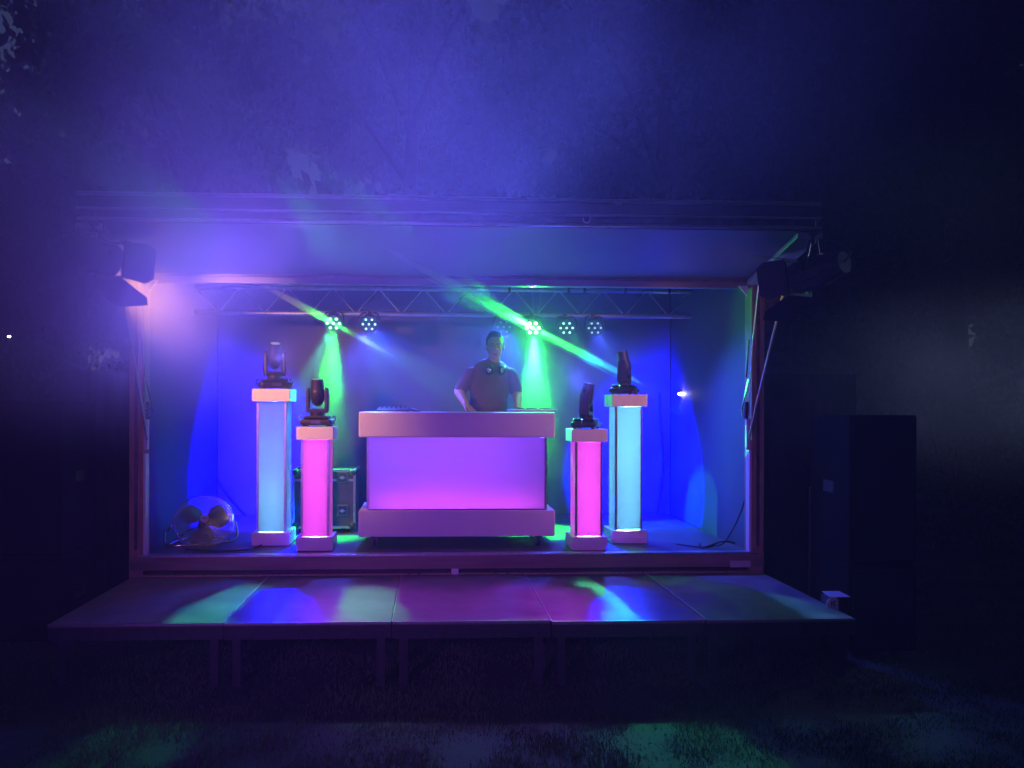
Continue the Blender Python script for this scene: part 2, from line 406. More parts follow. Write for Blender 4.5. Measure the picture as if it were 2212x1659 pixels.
# cables on walls and floor (things)
def cable(name, pts, r, label, m='rubber'):
    b = B(); tube(b, spline(pts, 8), r, 6); tag(obj(name, b, MAT[m], smooth=True), label, 'cable')
cable('power_cable', [P(1424, 850, YB - .02), P(1428, 920, YB - .03), P(1432, 1000, YB - .03), P(1426, 1070, YB - .04), P(1416, 1120, YB - .05), P(1401, 1168, YB - .1)], .009, 'dark cable hanging down the back wall right of the tall column')
cable('power_cable', [P(452, 940, YB - .02), P(452, 990, YB - .02), P(475, 1045, YB - .04), P(510, 1090, YB - .05), P(555, 1140, YB - .12)], .011, 'dark cable running down the back wall behind the fan')
z = ZS + .01
cable('power_cable', [P(1616, 900, YE + .1), P(1618, 1000, YE + .12), P(1606, 1090, YE + .15), (XR - .12, YE + .18, ZS + .06), (XR - .22, YE + .2, z), (XR - .35, YE + .14, z), (XR - .5, YE + .3, z)], .006, 'thin cable dropping along the right post to the stage floor')
cable('power_cable', [(XL + .25, YE + .18, z), (XL + .5, YE + .1, z), (XL + .75, YE + .16, z), (XL + .9, YE + .5, z), (XL + 1.3, YE + .6, z)], .007, 'black cable lying on the floor in front of the fan')
cable('power_cable', [(XR - .08, YE + .1, ZS + .05), (XR - .2, YE + .06, ZS + .07), (XR - .34, YE + .12, z), (XR - .3, YE + .3, z)], .008, 'short black cable loop on the floor by the right post')

# ------------------------------------------------------------------ raised deck of five panels
pxs = [112, 485, 846, 1192, 1530, 1862]; pys = [1344, 1346, 1343, 1341, 1345, 1350]
bxs = [285, 580, 862, 1135, 1405, 1640]
xf0 = G(112, 1344, ZD); xf1 = G(1862, 1349, ZD)
lab = ['leftmost deck panel, purplish, under the left post', 'second deck panel from the left with a cyan light pool', 'middle deck panel in front of the DJ booth',
       'fourth deck panel from the left with the bright green light pool', 'rightmost deck panel beside the small white plate']
YK = YE - .06
for i in range(5):
    fa = G(pxs[i], 1344, ZD); fb = G(pxs[i + 1], 1344, ZD)
    x0, x1 = fa.x, fb.x; y0 = (fa.y * .35 + 4.69 * .65)
    g = .004
    t = thing('deck_panel', lab[i], 'stage deck', (x0, y0, 0), 0, 'deck panels in front of the stage')
    w0 = x1 - x0; yb = YK - y0
    z0 = .0022 * (i % 3)
    b = B(); bb(b, (g, .004, ZD - .02 + z0), (w0 - g, yb, ZD + z0)); obj('top', b, MAT['ply_deck'], t)
    b = B()
    for a_, c_ in (((.0, 0), (w0, .03)), ((0, yb - .03), (w0, yb))): bb(b, (a_[0] + g, a_[1], ZD - .1), (c_[0] - g, c_[1], ZD - .0205 + z0))
    for x in (0, w0 - .03): bb(b, (x + g, .03, ZD - .1), (x + .03 - g, yb - .03, ZD - .0205 + z0))
    obj('frame', b, MAT['black_metal'], t)
    b = B(); bb(b, (g, -.003, ZD - .012 + z0), (w0 - g, .003, ZD + .001 + z0))
    obj('edge_trim', b, MAT['alu'], t)
    if i in (1, 4):
        b = B(); bb(b, (g - .007, .0, ZD - .001 + z0), (g + .004, yb, ZD + .006 + z0)); obj('joint_strip', b, MAT['alu'], t)
    elif i:
        b = B(); bb(b, (g - .003, .0, ZD - .001 + z0), (g + .002, yb, ZD + .003 + z0)); obj('joint_strip', b, MAT['alu'], t)
    for x in (.07, w0 - .07):
        for y in (.07, yb - .07):
            b = B(); bb(b, (x - .025, y - .025, -.06), (x + .025, y + .025, ZD - .101)); obj('leg', b, MAT['black_metal'], t)

# ------------------------------------------------------------------ truss with LED pars
YT = 7.5
zt0 = P(1300, 628, YT).z; zt1 = P(1300, 682, YT).z; xt1 = P(1492, 650, YT).x; xt0 = 2 * XC - xt1 - .05
tr = thing('lighting_truss', 'silver ladder truss hanging under the stage ceiling', 'truss', ((xt0 + xt1) / 2, YT, zt0))
def wp(name, b, m, par, **k):
    o = obj(name, b, MAT[m], par, **k); o.matrix_local = world_of(par).inverted(); return o
for z, r in ((zt0, .024), (zt1, .024)):
    b = B(); cyl(b, (xt0, YT, z), (xt1, YT, z), r, seg=16); wp('chord', b, 'alu', tr, smooth=False)
n = 11; step = (xt1 - xt0) / n
for i in range(n):
    x0 = xt0 + i * step
    for a_, c_ in (((x0 + .02, zt0 - .02), (x0 + step / 2 - .02, zt1 + .02)), ((x0 + step / 2 + .02, zt1 + .02), (x0 + step - .02, zt0 - .02))):
        b = B(); cyl(b, (a_[0], YT, a_[1]), (c_[0], YT, c_[1]), .0075, seg=8); wp('brace', b, 'alu', tr)
for i in range(4):
    x = xt0 + (i + .5) * (xt1 - xt0) / 4
    b = B(); bb(b, (x - .03, YT - .02, zt0 + .02), (x + .03, YT + .02, ZC)); wp('hanger', b, 'black_metal', tr)
for px in (1100, 1228, 1262, 1350, 1445, 1540):
    x = P(px, 628, YT).x
    b = B(); cyl(b, (x - .012, YT, zt0), (x + .012, YT, zt0), .028, seg=16); wp('clamp', b, 'black_metal', tr)

def lensmat(name, col, s):
    return mat(name, (.3, .3, .3), .3, emit=col, es=s)
lensmat('lens_green_hot', (.35, 1, .45), 14); lensmat('lens_green', (.25, 1, .38), 5)
lensmat('lens_soft', (.3, .9, .6), 1.0); lensmat('lens_faint', (.35, .6, .9), .35); lensmat('lens_off', (.3, .5, .7), .12)
def par(px, py, lens, label, aim, r=.058):
    p = P(px, py, YT - .12)
    d = (Vector(aim) - p).normalized()
    t = thing('par_lamp', label, 'stage lamp', (p.x, p.y, p.z), 0, 'LED par lamps on the truss')
    M = align(d)
    def L(x, y, z): return M @ Vector((x, y, z))
    b = B(); bmesh.ops.create_cone(b, cap_ends=True, segments=24, radius1=.05, radius2=.088, depth=.12, matrix=M @ Matrix.Translation((0, 0, -.065)))
    obj('housing', b, MAT['black_metal'], t, smooth=False)
    b = B(); bmesh.ops.create_cone(b, cap_ends=True, segments=24, radius1=.094, radius2=.094, depth=.012, matrix=M @ Matrix.Translation((0, 0, -.002)))
    obj('front_ring', b, MAT['black_plastic'], t)
    b = B()
    c = [(0, 0)] + [(r * math.cos(k * math.pi / 3), r * math.sin(k * math.pi / 3)) for k in range(6)]
    for (u, v) in c:
        bmesh.ops.create_uvsphere(b, u_segments=12, v_segments=8, radius=(.0145 if 'hot' in lens else .0115), matrix=M @ Matrix.Translation((u, v, .006)) @ Matrix.Diagonal((1, 1, .5, 1)))
    obj('lens_cluster', b, MAT[lens], t, smooth=True)
    b = B(); tube(b, spline([(-.1, 0, 0), (-.1, 0, .05), (-.07, .06, .11), (0, .12, .12), (.07, .06, .11), (.1, 0, .05), (.1, 0, 0)], 3), .007, 6)
    obj('bracket', b, MAT['black_metal'], t)
    b = B(); bb(b, (-.02, .09, .05), (.02, .15, zt1 - p.z + .02)); obj('hook_clamp', b, MAT['black_metal'], t)
    return t, p
front = Vector((0, 2.0, .3))
pars = {}
pars['g1'] = par(720, 698, 'lens_green', 'left green par lamp glowing above a green haze plume', P(700, 1290, 5.0))
pars['o1'] = par(797, 700, 'lens_soft', 'dim par lamp just right of the left green one', P(760, 1300, 4.6))
pars['o2'] = par(1088, 706, 'lens_off', 'unlit par lamp above the head of the DJ', P(1080, 1250, 4.4))
pars['g2'] = par(1151, 708, 'lens_green_hot', 'brightest green par lamp right of the DJ', P(1120, 1290, 4.8))
pars['o3'] = par(1224, 708, 'lens_soft', 'par lamp with seven small green dots right of the brightest one', P(1200, 1300, 4.6))
pars['o4'] = par(1285, 708, 'lens_faint', 'rightmost and faintest par lamp on the truss', P(1250, 1300, 4.6))

# ------------------------------------------------------------------ DJ booth
bf = P(774, 1159, 6.30); bx0 = bf.x; bx1 = P(1199, 1159, 6.30).x
YBo = 6.30
dj = thing('dj_booth', 'white DJ booth with pink and violet backlit front panel', 'DJ booth', ((bx0 + bx1) / 2, YBo, ZS))
wB = bx1 - bx0; hw = wB / 2
zb0 = P(986, 1159, YBo).z - ZS; zb1 = P(986, 1103, YBo).z - ZS; zb2 = P(986, 945, YBo).z - ZS; zb3 = P(986, 890, YBo).z - ZS
D = .58
b = B(); bb(b, (-hw, 0, zb0), (hw, D, zb1)); obj('base', b, MAT['white_lacquer'], dj, bevel=.006)
b = B(); bb(b, (-hw, 0, zb2), (hw, D, zb3)); obj('top', b, MAT['white_lacquer'], dj, bevel=.012)
iw = hw - .08
b = B(); bb(b, (-iw, .045, zb1 + .006), (iw, .051, zb2 - .002)); obj('front_panel', b, MAT['acrylic'], dj)
for s in (-1, 1):
    b = B(); bb(b, (s * (iw + .004), .05, zb1), (s * (iw + .01), D - .06, zb2)); obj('side_panel', b, MAT['acrylic'], dj)
    b = B(); bb(b, (s * (iw - .002), .038, zb1), (s * (iw + .016), .058, zb2)); obj('corner_post', b, MAT['alu'], dj)
b = B(); bb(b, (-iw, D - .05, zb1), (iw, D - .04, zb2)); obj('back_panel', b, MAT['white_lacquer'], dj)
b = B(); bb(b, (-iw, .034, zb1 + .0), (iw, .044, zb1 + .008)); obj('panel_rail', b, MAT['alu_dark'], dj)
mat('led_pink', (.5, .2, .4), emit=(1, .12, .8), es=3)
b = B(); bb(b, (-iw + .05, .13, zb1 + .001), (iw - .05, .16, zb1 + .02)); obj('led_strip', b, MAT['led_pink'], dj)
for x in (-hw + .13, hw - .13):
    for y in (.09, D - .09):
        c_ = obj('castor', box(B(), (x, y, zb0 - .012), (.06, .06, .02)), MAT['black_metal'], dj)
        b = B(); cyl(b, (x - .014, y, .032), (x + .014, y, .032), .031); w_ = obj('wheel', b, MAT['rubber'], c_)
        b = B(); bb(b, (x - .022, y - .018, .03), (x - .016, y + .018, zb0 - .02)); bb(b, (x + .016, y - .018, .03), (x + .022, y + .018, zb0 - .02)); obj('fork', b, MAT['chrome'], c_)
cx = dj.location.x
def W_(x, y, z): return Vector((cx + x, YBo + y, ZS + z))
zm = (zb1 + zb2) / 2

# gear on the booth
zt_ = ZS + zb3
gx = P(1150, 889, 6.5).x
t = thing('dj_controller', 'flat pale controller lying on the right end of the booth top', 'DJ controller', (gx, 6.55, zt_), R(2))
b = B(); bb(b, (-.20, -.13, .004), (.20, .13, .026)); obj('body', b, MAT['label'], t, bevel=.006)
for x in (-.11, .11):
    b = B(); cyl(b, (x, 0, .026), (x, 0, .036), .05, seg=24); obj('jog_wheel', b, MAT['black_plastic'], t)
b = B()
for i in range(4):
    for j in range(3): obj('knob', cyl(B(), (-.035 + i * .023, -.05 + j * .05, .026), (-.035 + i * .023, -.05 + j * .05, .038), .006, seg=10), MAT['black_plastic'], t)
t = thing('audio_mixer', 'low black mixer at the left end of the booth top', 'mixer', (P(850, 889, 6.5).x, 6.62, zt_), R(-3))
b = B(); prism(b, [(-.14, -.12, .002), (-.14, .12, .002), (-.14, .12, .045), (-.14, -.12, .018)], (.28, 0, 0)); obj('body', b, MAT['black_plastic'], t, bevel=.004)
b = B()
for i in range(6):
    for j in range(4): 
        zz = .022 + (j + 1) * .0052
        obj('knob', cyl(B(), (-.1 + i * .04, -.07 + j * .045, zz), (-.1 + i * .04, -.07 + j * .045, zz + .014), .006, seg=10), MAT['chrome'], t)
t = thing('headset_microphone', 'small gooseneck microphone standing on the booth left of the DJ', 'microphone', (P(812, 889, 6.6).x + .35, 6.6, zt_), 0)
b = B(); cyl(b, (0, 0, 0), (0, 0, .012), .035, seg=20); obj('foot', b, MAT['black_metal'], t)
b = B(); tube(b, spline([(0, 0, .01), (0, 0, .022), (-.03, 0, .03), (-.05, 0, .034)], 4), .004, 6); ball(b, (-.055, 0, .034), (.011, .009, .009), sub=2); obj('gooseneck', b, MAT['chrome'], t)

# ------------------------------------------------------------------ light columns
mat('tube_cyan', (.3, .3, .3), emit=(.25, .85, 1), es=2.2); mat('tube_pink', (.3, .3, .3), emit=(1, .22, .85), es=2.2)
def column(px0, px1, pyb, pyt, label, tubem, segs):
    fl = G((px0 + px1) / 2, pyb, ZS)
    Y = fl.y
    x0 = P(px0, pyb, Y).x; x1 = P(px1, pyb, Y).x; wd = x1 - x0; xc = (x0 + x1) / 2
    H = P((px0 + px1) / 2, pyt, Y).z - ZS
    t = thing('light_column', label, 'light column', (xc, Y, ZS), 0, 'glowing columns beside the DJ booth')
    h = wd / 2; d = wd; bh = .112; ch = .105
    b = B(); bb(b, (-h, 0, .004), (h, d, bh)); obj('base', b, MAT['white_lacquer'], t, bevel=.004)
    b = B(); bb(b, (-h, 0, H - ch), (h, d, H)); obj('cap', b, MAT['white_lacquer'], t, bevel=.004)
    i = h - .034; q = .034
    z0, z1_ = bh, H - ch
    b = B(); bb(b, (-i + .016, q, z0 + .002), (i - .016, q + .004, z1_ - .002)); obj('front_panel', b, MAT['acrylic'], t)
    for s in (-1, 1):
        b = B(); bb(b, (s * i, q + .016, z0), (s * (i - .004), d - q - .01, z1_)); obj('side_panel', b, MAT['acrylic'], t)
        b = B(); bb(b, (s * i, q - .004, z0), (s * (i - .017), q + .018, z1_)); obj('corner_post', b, MAT['alu'], t)
    b = B(); bb(b, (-i + .002, d - q - .012, z0 + .001), (i - .002, d - q - .002, z1_ - .001)); obj('back_panel', b, MAT['white_lacquer'], t)
    b = B(); cyl(b, (0, d * .52, z0), (0, d * .52, z1_), .017, seg=12); obj('light_tube', b, MAT[tubem], t)
    # lamps: the tube itself, lighting the panels from inside
    a0 = 0
    for fr_, cl, en in segs:                 # stacked sections of the LED tube
        lo, hi = z0 + (z1_ - z0) * a0, z0 + (z1_ - z0) * fr_; a0 = fr_; zz = ZS + (lo + hi) / 2
        en *= (hi - lo)
        lamp('tube_light', 'AREA', (xc, Y + d * .36, zz), (xc, Y, zz), cl, en * 1.4, t, shape='RECTANGLE', size=.03, size_y=(hi - lo), spread=R(175))
        for s in (-1, 1):
            lamp('tube_light', 'AREA', (xc + s * .02, Y + d * .52, zz), (xc + s, Y + d * .52, zz), cl, en * .22, t, shape='RECTANGLE', size=.03, size_y=(hi - lo), spread=R(175))
    return t, Vector((xc, Y + h, ZS + H)), H
CY_, PK = (.15, .62, 1.0), (1.0, .07, .85)
cTL = column(543, 625, 1180, 840, 'tall column left of the booth glowing blue to cyan', 'tube_cyan', [(.42, (.13, .46, 1), 125), (.75, (.02, .12, 1), 28), (1, (.0, .01, 1), 24)])
cSL = column(639, 719, 1191, 922, 'short column left of the booth glowing pink', 'tube_pink', [(1, (1, .05, .95), 210)])
cSR = column(1235, 1312, 1190, 927, 'short column right of the booth glowing pink', 'tube_pink', [(1, (1, .05, .95), 225)])
cTR = column(1322, 1398, 1175, 852, 'tall column right of the booth glowing pale cyan', 'tube_cyan', [(.7, (.13, .60, 1), 250), (1, (.08, .4, 1), 190)])

# ------------------------------------------------------------------ moving heads
def moving_head(p, rz, tilt, label, s=1.0, group='moving head lamps on the columns'):
    t = thing('moving_head_lamp', label, 'moving head lamp', (p.x, p.y, p.z), rz, group)
    t.scale = (s, s, s)
    b = B(); bb(b, (-.135, -.11, .012), (.135, .11, .062)); ba = obj('base', b, MAT['black_metal'], t, bevel=.02)
    b = B(); bb(b, (-.105, -.095, .062), (.105, .095, .09)); obj('base_top', b, MAT['black_plastic'], t, bevel=.014)
    for x in (-.1, .1):
        for y in (-.08, .08):
            b = B(); cyl(b, (x, y, 0), (x, y, .014), .016, seg=10); obj('foot', b, MAT['rubber'], t)
    for sx in (-1, 1):
        b = B(); tube(b, spline([(sx * .12, 0, .045), (sx * .15, 0, .05), (sx * .152, 0, .075), (sx * .13, 0, .085)], 3), .006, 6); obj('handle', b, MAT['chrome'], t)
    b = B(); bb(b, (-.05, -.006, .026), (-.0, .0, .05)); 
    b2 = B(); bb(b2, (-.04, -.1125, .026), (.04, -.1105, .052)); obj('display', b2, MAT['alu_dark'], t)
    b.free()
    b = B(); cyl(b, (0, 0, .088), (0, 0, .12), .062, seg=24); obj('pan_bearing', b, MAT['black_plastic'], t)
    b = B(); bb(b, (-.088, -.045, .115), (.088, .045, .15))
    for sx in (-1, 1):
        prism(b, [(sx * .062, -.045, .14), (sx * .062, .045, .14), (sx * .062, .036, .30), (sx * .062, .015, .325), (sx * .062, -.015, .325), (sx * .062, -.036, .30)], (sx * .03, 0, 0))
    obj('yoke', b, MAT['black_metal'], t, bevel=.008)
    hd_ = obj('head', (lambda b: (ball(b, (0, 0, 0), (.06, .062, .1), sub=3), cyl(b, (0, 0, .02), (0, 0, .125), .058, .048, seg=24), b)[-1])(B()), MAT['black_plastic'], t)
    hd_.location = (0, 0, .265); hd_.rotation_euler = (tilt, 0, 0)
    b = B(); cyl(b, (0, 0, .122), (0, 0, .13), .05, seg=24); obj('front_ring', b, MAT['black_metal'], hd_)
    b = B(); cyl(b, (0, 0, .128), (0, 0, .133), .038, seg=20); obj('lens', b, MAT['lens_off'], hd_)
    return t
mh = {}
mh['TL'] = moving_head(cTL[1], R(20), R(20), 'moving head lamp on the tall left column lost in blue haze')
mh['SL'] = moving_head(cSL[1], R(0), R(6), 'dark moving head lamp on the short left column, pointing up', .98)
mh['SR'] = moving_head(cSR[1], R(65), R(10), 'moving head lamp seen side-on on the short right column', .95)
mh['TR'] = moving_head(cTR[1] + Vector((-.01, 0, 0)), R(60), R(-10), 'moving head lamp on the tall right column with a warm highlight', .95)

# ------------------------------------------------------------------ flight case behind the short left column
q = P(768, 1146, 7.1)
t = thing('flight_case', 'black road case with pale metal edges behind the short left column', 'flight case', (q.x - .29, 7.1, ZS))
Hc = P(768, 1014, 7.1).z - ZS
b = B(); bb(b, (-.28, .01, .05), (.28, .45, Hc - .01)); obj('body', b, MAT['purple_case'], t)
b = B()
e = .022
for x in (-.29, .29 - e):
    bb(b, (x, 0, .04), (x + e, .02, Hc))
for z in (.04, Hc - e, Hc - .11):
    bb(b, (-.29 + e, 0, z), (.29 - e, .018, z + e))
for x in (-.29, .29 - e): bb(b, (x, .02, Hc - e), (x + e, .46, Hc))
obj('edge_profile', b, MAT['alu'], t)
for x in (-.26, .26):
    for z in (.07, Hc - .03):
        b = B(); ball(b, (x, .005, z), (.035, .02, .035), sub=2); obj('ball_corner', b, MAT['alu_dark'], t)
for x, z in ((.17, Hc - .38), (-.17, Hc - .38), (.17, Hc - .075)):
    b = B(); bb(b, (x - .055, -.006, z - .055), (x + .055, .008, z + .055)); l_ = obj('latch_dish', b, MAT['alu_dark'], t, bevel=.012)
    b = B(); bb(b, (x - .035, -.009, z - .04), (x + .035, -.0065, z + .04)); obj('latch_recess', b, MAT['black_metal'], l_)
    b = B(); cyl(b, (x, -.018, z), (x, -.008, z), .016); bb(b, (x - .025, -.02, z - .005), (x + .025, -.012, z + .005)); obj('latch_knob', b, MAT['alu'], l_)
for x in (-.22, .22):
    b = B(); cyl(b, (x - .015, .06, .026), (x + .015, .06, .026), .025); obj('castor', b, MAT['rubber'], t)

# ------------------------------------------------------------------ floor fan
fc = P(441, 1127, 6.55)
nrm = Vector((.26, -.80, .46)).normalized()
t = thing('floor_fan', 'round wire-cage floor fan tilted up on a tubular stand', 'fan', (fc.x, fc.y, fc.z))
M = align(nrm)
RF = .24
def fl(x, y, z): return M @ Vector((x, y, z))
def ring(b, r, z, tr_, seg=56, s=6): tube(b, [fl(r * math.cos(2 * math.pi * k / seg), r * math.sin(2 * math.pi * k / seg), z) for k in range(seg)], tr_, s, True)
b = B(); ring(b, RF, 0, .0055); ring(b, RF * .985, -.045, .004)
obj('rim', b, MAT['chrome'], t)
b = B()
for k in range(1, 19):
    r = RF * k / 19.0; z = .075 * (1 - (r / RF) ** 2) ** .8
    ring(b, r, z, .0021, 48, 4)
obj('front_rings', b, MAT['chrome'], t)
b = B()
for k in range(10):
    a_ = 2 * math.pi * k / 10
    tube(b, [fl(r * math.cos(a_), r * math.sin(a_), .075 * (1 - (r / RF) ** 2) ** .8 - .003 if r < RF else 0) for r in [RF * j / 6 for j in range(7)]], .0018, 5)
obj('front_spokes', b, MAT['chrome'], t)
b = B()
for k in range(1, 9): ring(b, RF * k / 9, -.11 + .05 * (k / 9) ** 3, .0011, 40, 4)
for k in range(20):
    a_ = 2 * math.pi * k / 20; tube(b, [fl(r * math.cos(a_), r * math.sin(a_), -.11 + .05 * (r / RF) ** 3) for r in [RF * j / 4 for j in range(5)]], .0012, 4)
obj('rear_cage', b, MAT['chrome'], t)
b = B(); cyl(b, fl(0, 0, .072), fl(0, 0, .084), .034, seg=24); hb = obj('hub_badge', b, MAT['label'], t)
b = B(); 
for s in (-1, 0, 1): bb(b, (s * .012 - .004, -.006, 0), (s * .012 + .003, .006, .001))
bmesh.ops.transform(b, matrix=M @ Matrix.Translation((0, 0, .0845)), verts=b.verts); obj('badge_mark', b, MAT['ink'], hb)
mat('blade_metal', (.12, .17, .2), .5, 0)
for k in range(3):
    b = B(); a0 = 2 * math.pi * k / 3 + .4; rows = []
    for j in range(6):
        r = .04 + (RF * .86 - .04) * j / 5; wid = .35 + .42 * math.sin(math.pi * min(1, (j + 1.2) / 6.2))
        rows.append([b.verts.new(fl(r * math.cos(a0 + u * wid), r * math.sin(a0 + u * wid), -.02 + .03 * u)) for u in (-1, -.4, .3, 1)])
    for j in range(5):
        for i in range(3): b.faces.new((rows[j][i], rows[j][i + 1], rows[j + 1][i + 1], rows[j + 1][i]))
    o = obj('blade', b, MAT['blade_metal'], t, smooth=True); sdf = o.modifiers.new('thick', 'SOLIDIFY'); sdf.thickness = .002
b = B(); cyl(b, fl(0, 0, -.17), fl(0, 0, -.02), .05, .045, seg=20); obj('motor', b, MAT['black_metal'], t)
zfl = ZS + .012 - fc.z
b = B(); tube(b, spline([fl(-RF - .015, 0, -.02), fl(-RF - .04, -.04, -.06), Vector((-.33, .02, zfl + .09)), Vector((-.29, -.10, zfl + .01)), Vector((-.20, -.14, zfl)), Vector((-.02, -.10, zfl)), Vector((.14, -.02, zfl)), Vector((.26, .05, zfl + .03)), fl(RF + .015, 0, -.02)], 6), .011, 8); obj('stand', b, MAT['chrome'], t, smooth=True)
b = B(); tube(b, spline([Vector((-.26, -.12, zfl)), Vector((-.22, .2, zfl)), Vector((.05, .24, zfl)), Vector((.2, .1, zfl))], 6), .010, 8); obj('rear_foot', b, MAT['chrome'], t, smooth=True)

# ------------------------------------------------------------------ floodlights with barn doors
def flood(mouth, rear, label, clampx, top, col_e):
    d = (mouth - rear).normalized()
    t = thing('floodlight', label, 'floodlight', tuple(mouth), 0, 'barn-door floodlights hanging from the flap roof')
    X = d.cross(Vector((0, 0, 1))).normalized(); U = X.cross(d).normalized()
    M = Matrix((( X.x, U.x, d.x), (X.y, U.y, d.y), (X.z, U.z, d.z))).to_4x4()   # local z = beam direction
    if M.determinant() < 0: 
        M = Matrix(((-X.x, U.x, d.x), (-X.y, U.y, d.y), (-X.z, U.z, d.z))).to_4x4()
    Ln = (mouth - rear).length
    b = B(); bmesh.ops.create_cone(b, cap_ends=False, segments=28, radius1=.10, radius2=.108, depth=Ln * .62, matrix=M @ Matrix.Translation((0, 0, -Ln * .31)))
    bmesh.ops.create_cone(b, cap_ends=True, segments=28, radius1=.07, radius2=.098, depth=Ln * .4, matrix=M @ Matrix.Translation((0, 0, -Ln * .8)))
    obj('housing', b, MAT['black_metal'], t, smooth=False)
    b = B()
    for z in (-.03, -Ln * .3, -Ln * .6): bmesh.ops.create_cone(b, cap_ends=False, segments=28, radius1=.113, radius2=.113, depth=.012, matrix=M @ Matrix.Translation((0, 0, z)))
    for k in range(10):
        a_ = k * .628; c0 = M @ Vector((.102 * math.cos(a_), .102 * math.sin(a_), -Ln * .55)); c1 = M @ Vector((.11 * math.cos(a_), .11 * math.sin(a_), -.05)); tube(b, [c0, c1], .005, 5)
    obj('cooling_ribs', b, MAT['black_metal'], t)
    b = B(); bmesh.ops.create_cone(b, cap_ends=True, segments=28, radius1=.02, radius2=.02, depth=.05, matrix=M @ Matrix.Translation((0, 0, -.16)))
    obj('bulb', b, MAT['warm_glow'], t)
    b = B()
    f = .125
    for (a0, a1) in (((-f, -f), (f, -f + .02)), ((-f, f - .02), (f, f)), ((-f, -f + .02), (-f + .02, f - .02)), ((f - .02, -f + .02), (f, f - .02))):
        bb(b, (a0[0], a0[1], -.008), (a1[0], a1[1], .006))
    bmesh.ops.transform(b, matrix=M, verts=b.verts); obj('door_frame', b, MAT['black_metal'], t)
    ang = {0: R(28), 1: R(24), 2: R(24), 3: R(34)}
    for k in range(4):
        b = B(); big = k in (0, 2); Lg = .24 if big else .17; wb = .118; wt = .17 if big else .13
        pts = [(-wb, 0, 0), (wb, 0, 0), (wt, 0, Lg * .72), (wt * .72, 0, Lg), (-wt * .72, 0, Lg), (-wt, 0, Lg * .72)]
        prism(b, pts, (0, .002, 0))
        Q = M @ Matrix.Rotation(k * math.pi / 2, 4, 'Z') @ Matrix.Translation((0, -f - .002, .004)) @ Matrix.Rotation(ang[k], 4, 'X')
        bmesh.ops.transform(b, matrix=Q, verts=b.verts); obj('barn_door', b, MAT['black_metal'], t)
    # yoke + clamp
    for s in (-1, 1):
        pass
    pv = Vector((0, 0, -Ln * .35))
    l1 = M @ (pv + Vector((-.13, 0, 0))); l2 = M @ (pv + Vector((.13, 0, 0)))
    tp = Vector(top) - mouth
    b = B(); tube(b, [l1, l1 + (tp - l1) * .55 + Vector((0, 0, -.0)), tp + (l1 - l2).normalized() * .035, tp - (l1 - l2).normalized() * .035, l2 + (tp - l2) * .55, l2], .010, 6); obj('yoke', b, MAT['black_metal'], t)
    b = B(); cyl(b, tp - Vector((0, 0, .02)), tp + Vector((0, 0, .13)), .014, seg=10); bb(b, tp + Vector((-.025, -.02, .04)), tp + Vector((.025, .02, .09))); obj('hook_clamp', b, MAT['black_metal'], t)
    b = B(); tube(b, spline([M @ Vector((0, 0, -Ln)), M @ Vector((.02, .06, -Ln - .05)), tp + Vector((.05, 0, .0)), tp + Vector((.02, 0, .1))], 6), .005, 6); obj('cord', b, MAT['rubber'], t)
    aim = mouth + d
    lamp('flood_light', 'SPOT', mouth - d * .05, aim + Vector((0, 0, -.3)), (1, .40, .15), col_e, t, spot_size=R(62), spot_blend=.7, shadow_soft_size=.05)
    return t
mR = P(1722, 601, 5.02); rR = P(1824, 566, 4.72)
flood(mR, rR, 'black barn-door floodlight hanging at the right end of the flap roof', 0, P(1757, 520, YF - .01), 22)
mL = P(240, 564, 4.98); rL = P(150, 530, 4.70)
flood(mL, rL, 'black barn-door floodlight at the left end, half lost in violet haze', 0, P(203, 500, YF - .01), 120)

# ------------------------------------------------------------------ black wings and speaker towers beside the stage
def wing(x0, x1, y, z1_, label):
    b = B(); n = 26; A_ = []
    for i in range(n + 1):
        x = x0 + (x1 - x0) * i / n; dy = .02 * math.sin(i * 1.9) + .012 * math.sin(i * 4.3)
        A_.append((b.verts.new((x, y + dy, -.05)), b.verts.new((x, y + dy * .5, z1_))))
    for i in range(n): b.faces.new((A_[i][0], A_[i + 1][0], A_[i + 1][1], A_[i][1]))
    o = obj('side_curtain', b, MAT['black_cloth'], smooth=True); s = o.modifiers.new('thick', 'SOLIDIFY'); s.thickness = .01
    tag(o, label, 'curtain', 'black curtains flanking the stage')
wing(P(1650, 900, YE).x, P(1840, 900, YE + .3).x, YE + .25, 2.0, 'black curtain right of the right post')
wing(P(128, 900, YE + .3).x, P(280, 900, YE).x, YE + .25, 2.0, 'black curtain left of the left post')
def tower(px0, px1, Y, ztop, label):
    x0, x1 = P(px0, 1100, Y).x, P(px1, 1100, Y).x
    t = thing('speaker_tower', label, 'loudspeaker', ((x0 + x1) / 2, Y, 0), 0, 'black loudspeaker towers beside the deck')
    h = (x1 - x0) / 2
    for k, (z0, z1_) in enumerate(((.02, .62), (.625, ztop))):
        b = B(); bb(b, (-h, 0, z0), (h, .55, z1_)); c_ = obj('cabinet', b, mat('cabinet_paint', (.004, .004, .005), .9, spec=.05), t, bevel=.012)
        b = B(); bb(b, (-h + .03, -.008, z0 + .03), (h - .03, -.0005, z1_ - .03)); obj('grille', b, MAT['black_cloth'], c_)
        for s in (-1, 1):
            b = B(); bb(b, (s * (h + .004) - .004, .2, (z0 + z1_) / 2 - .04), (s * (h + .004) + .004, .34, (z0 + z1_) / 2 + .04)); obj('handle', b, MAT['rubber'], c_)
    return t
tower(1835, 1981, 5.15, 1.66, 'black loudspeaker tower right of the deck')
tower(-30, 134, 5.6, 1.75, 'black loudspeaker tower at the left edge beside the deck')

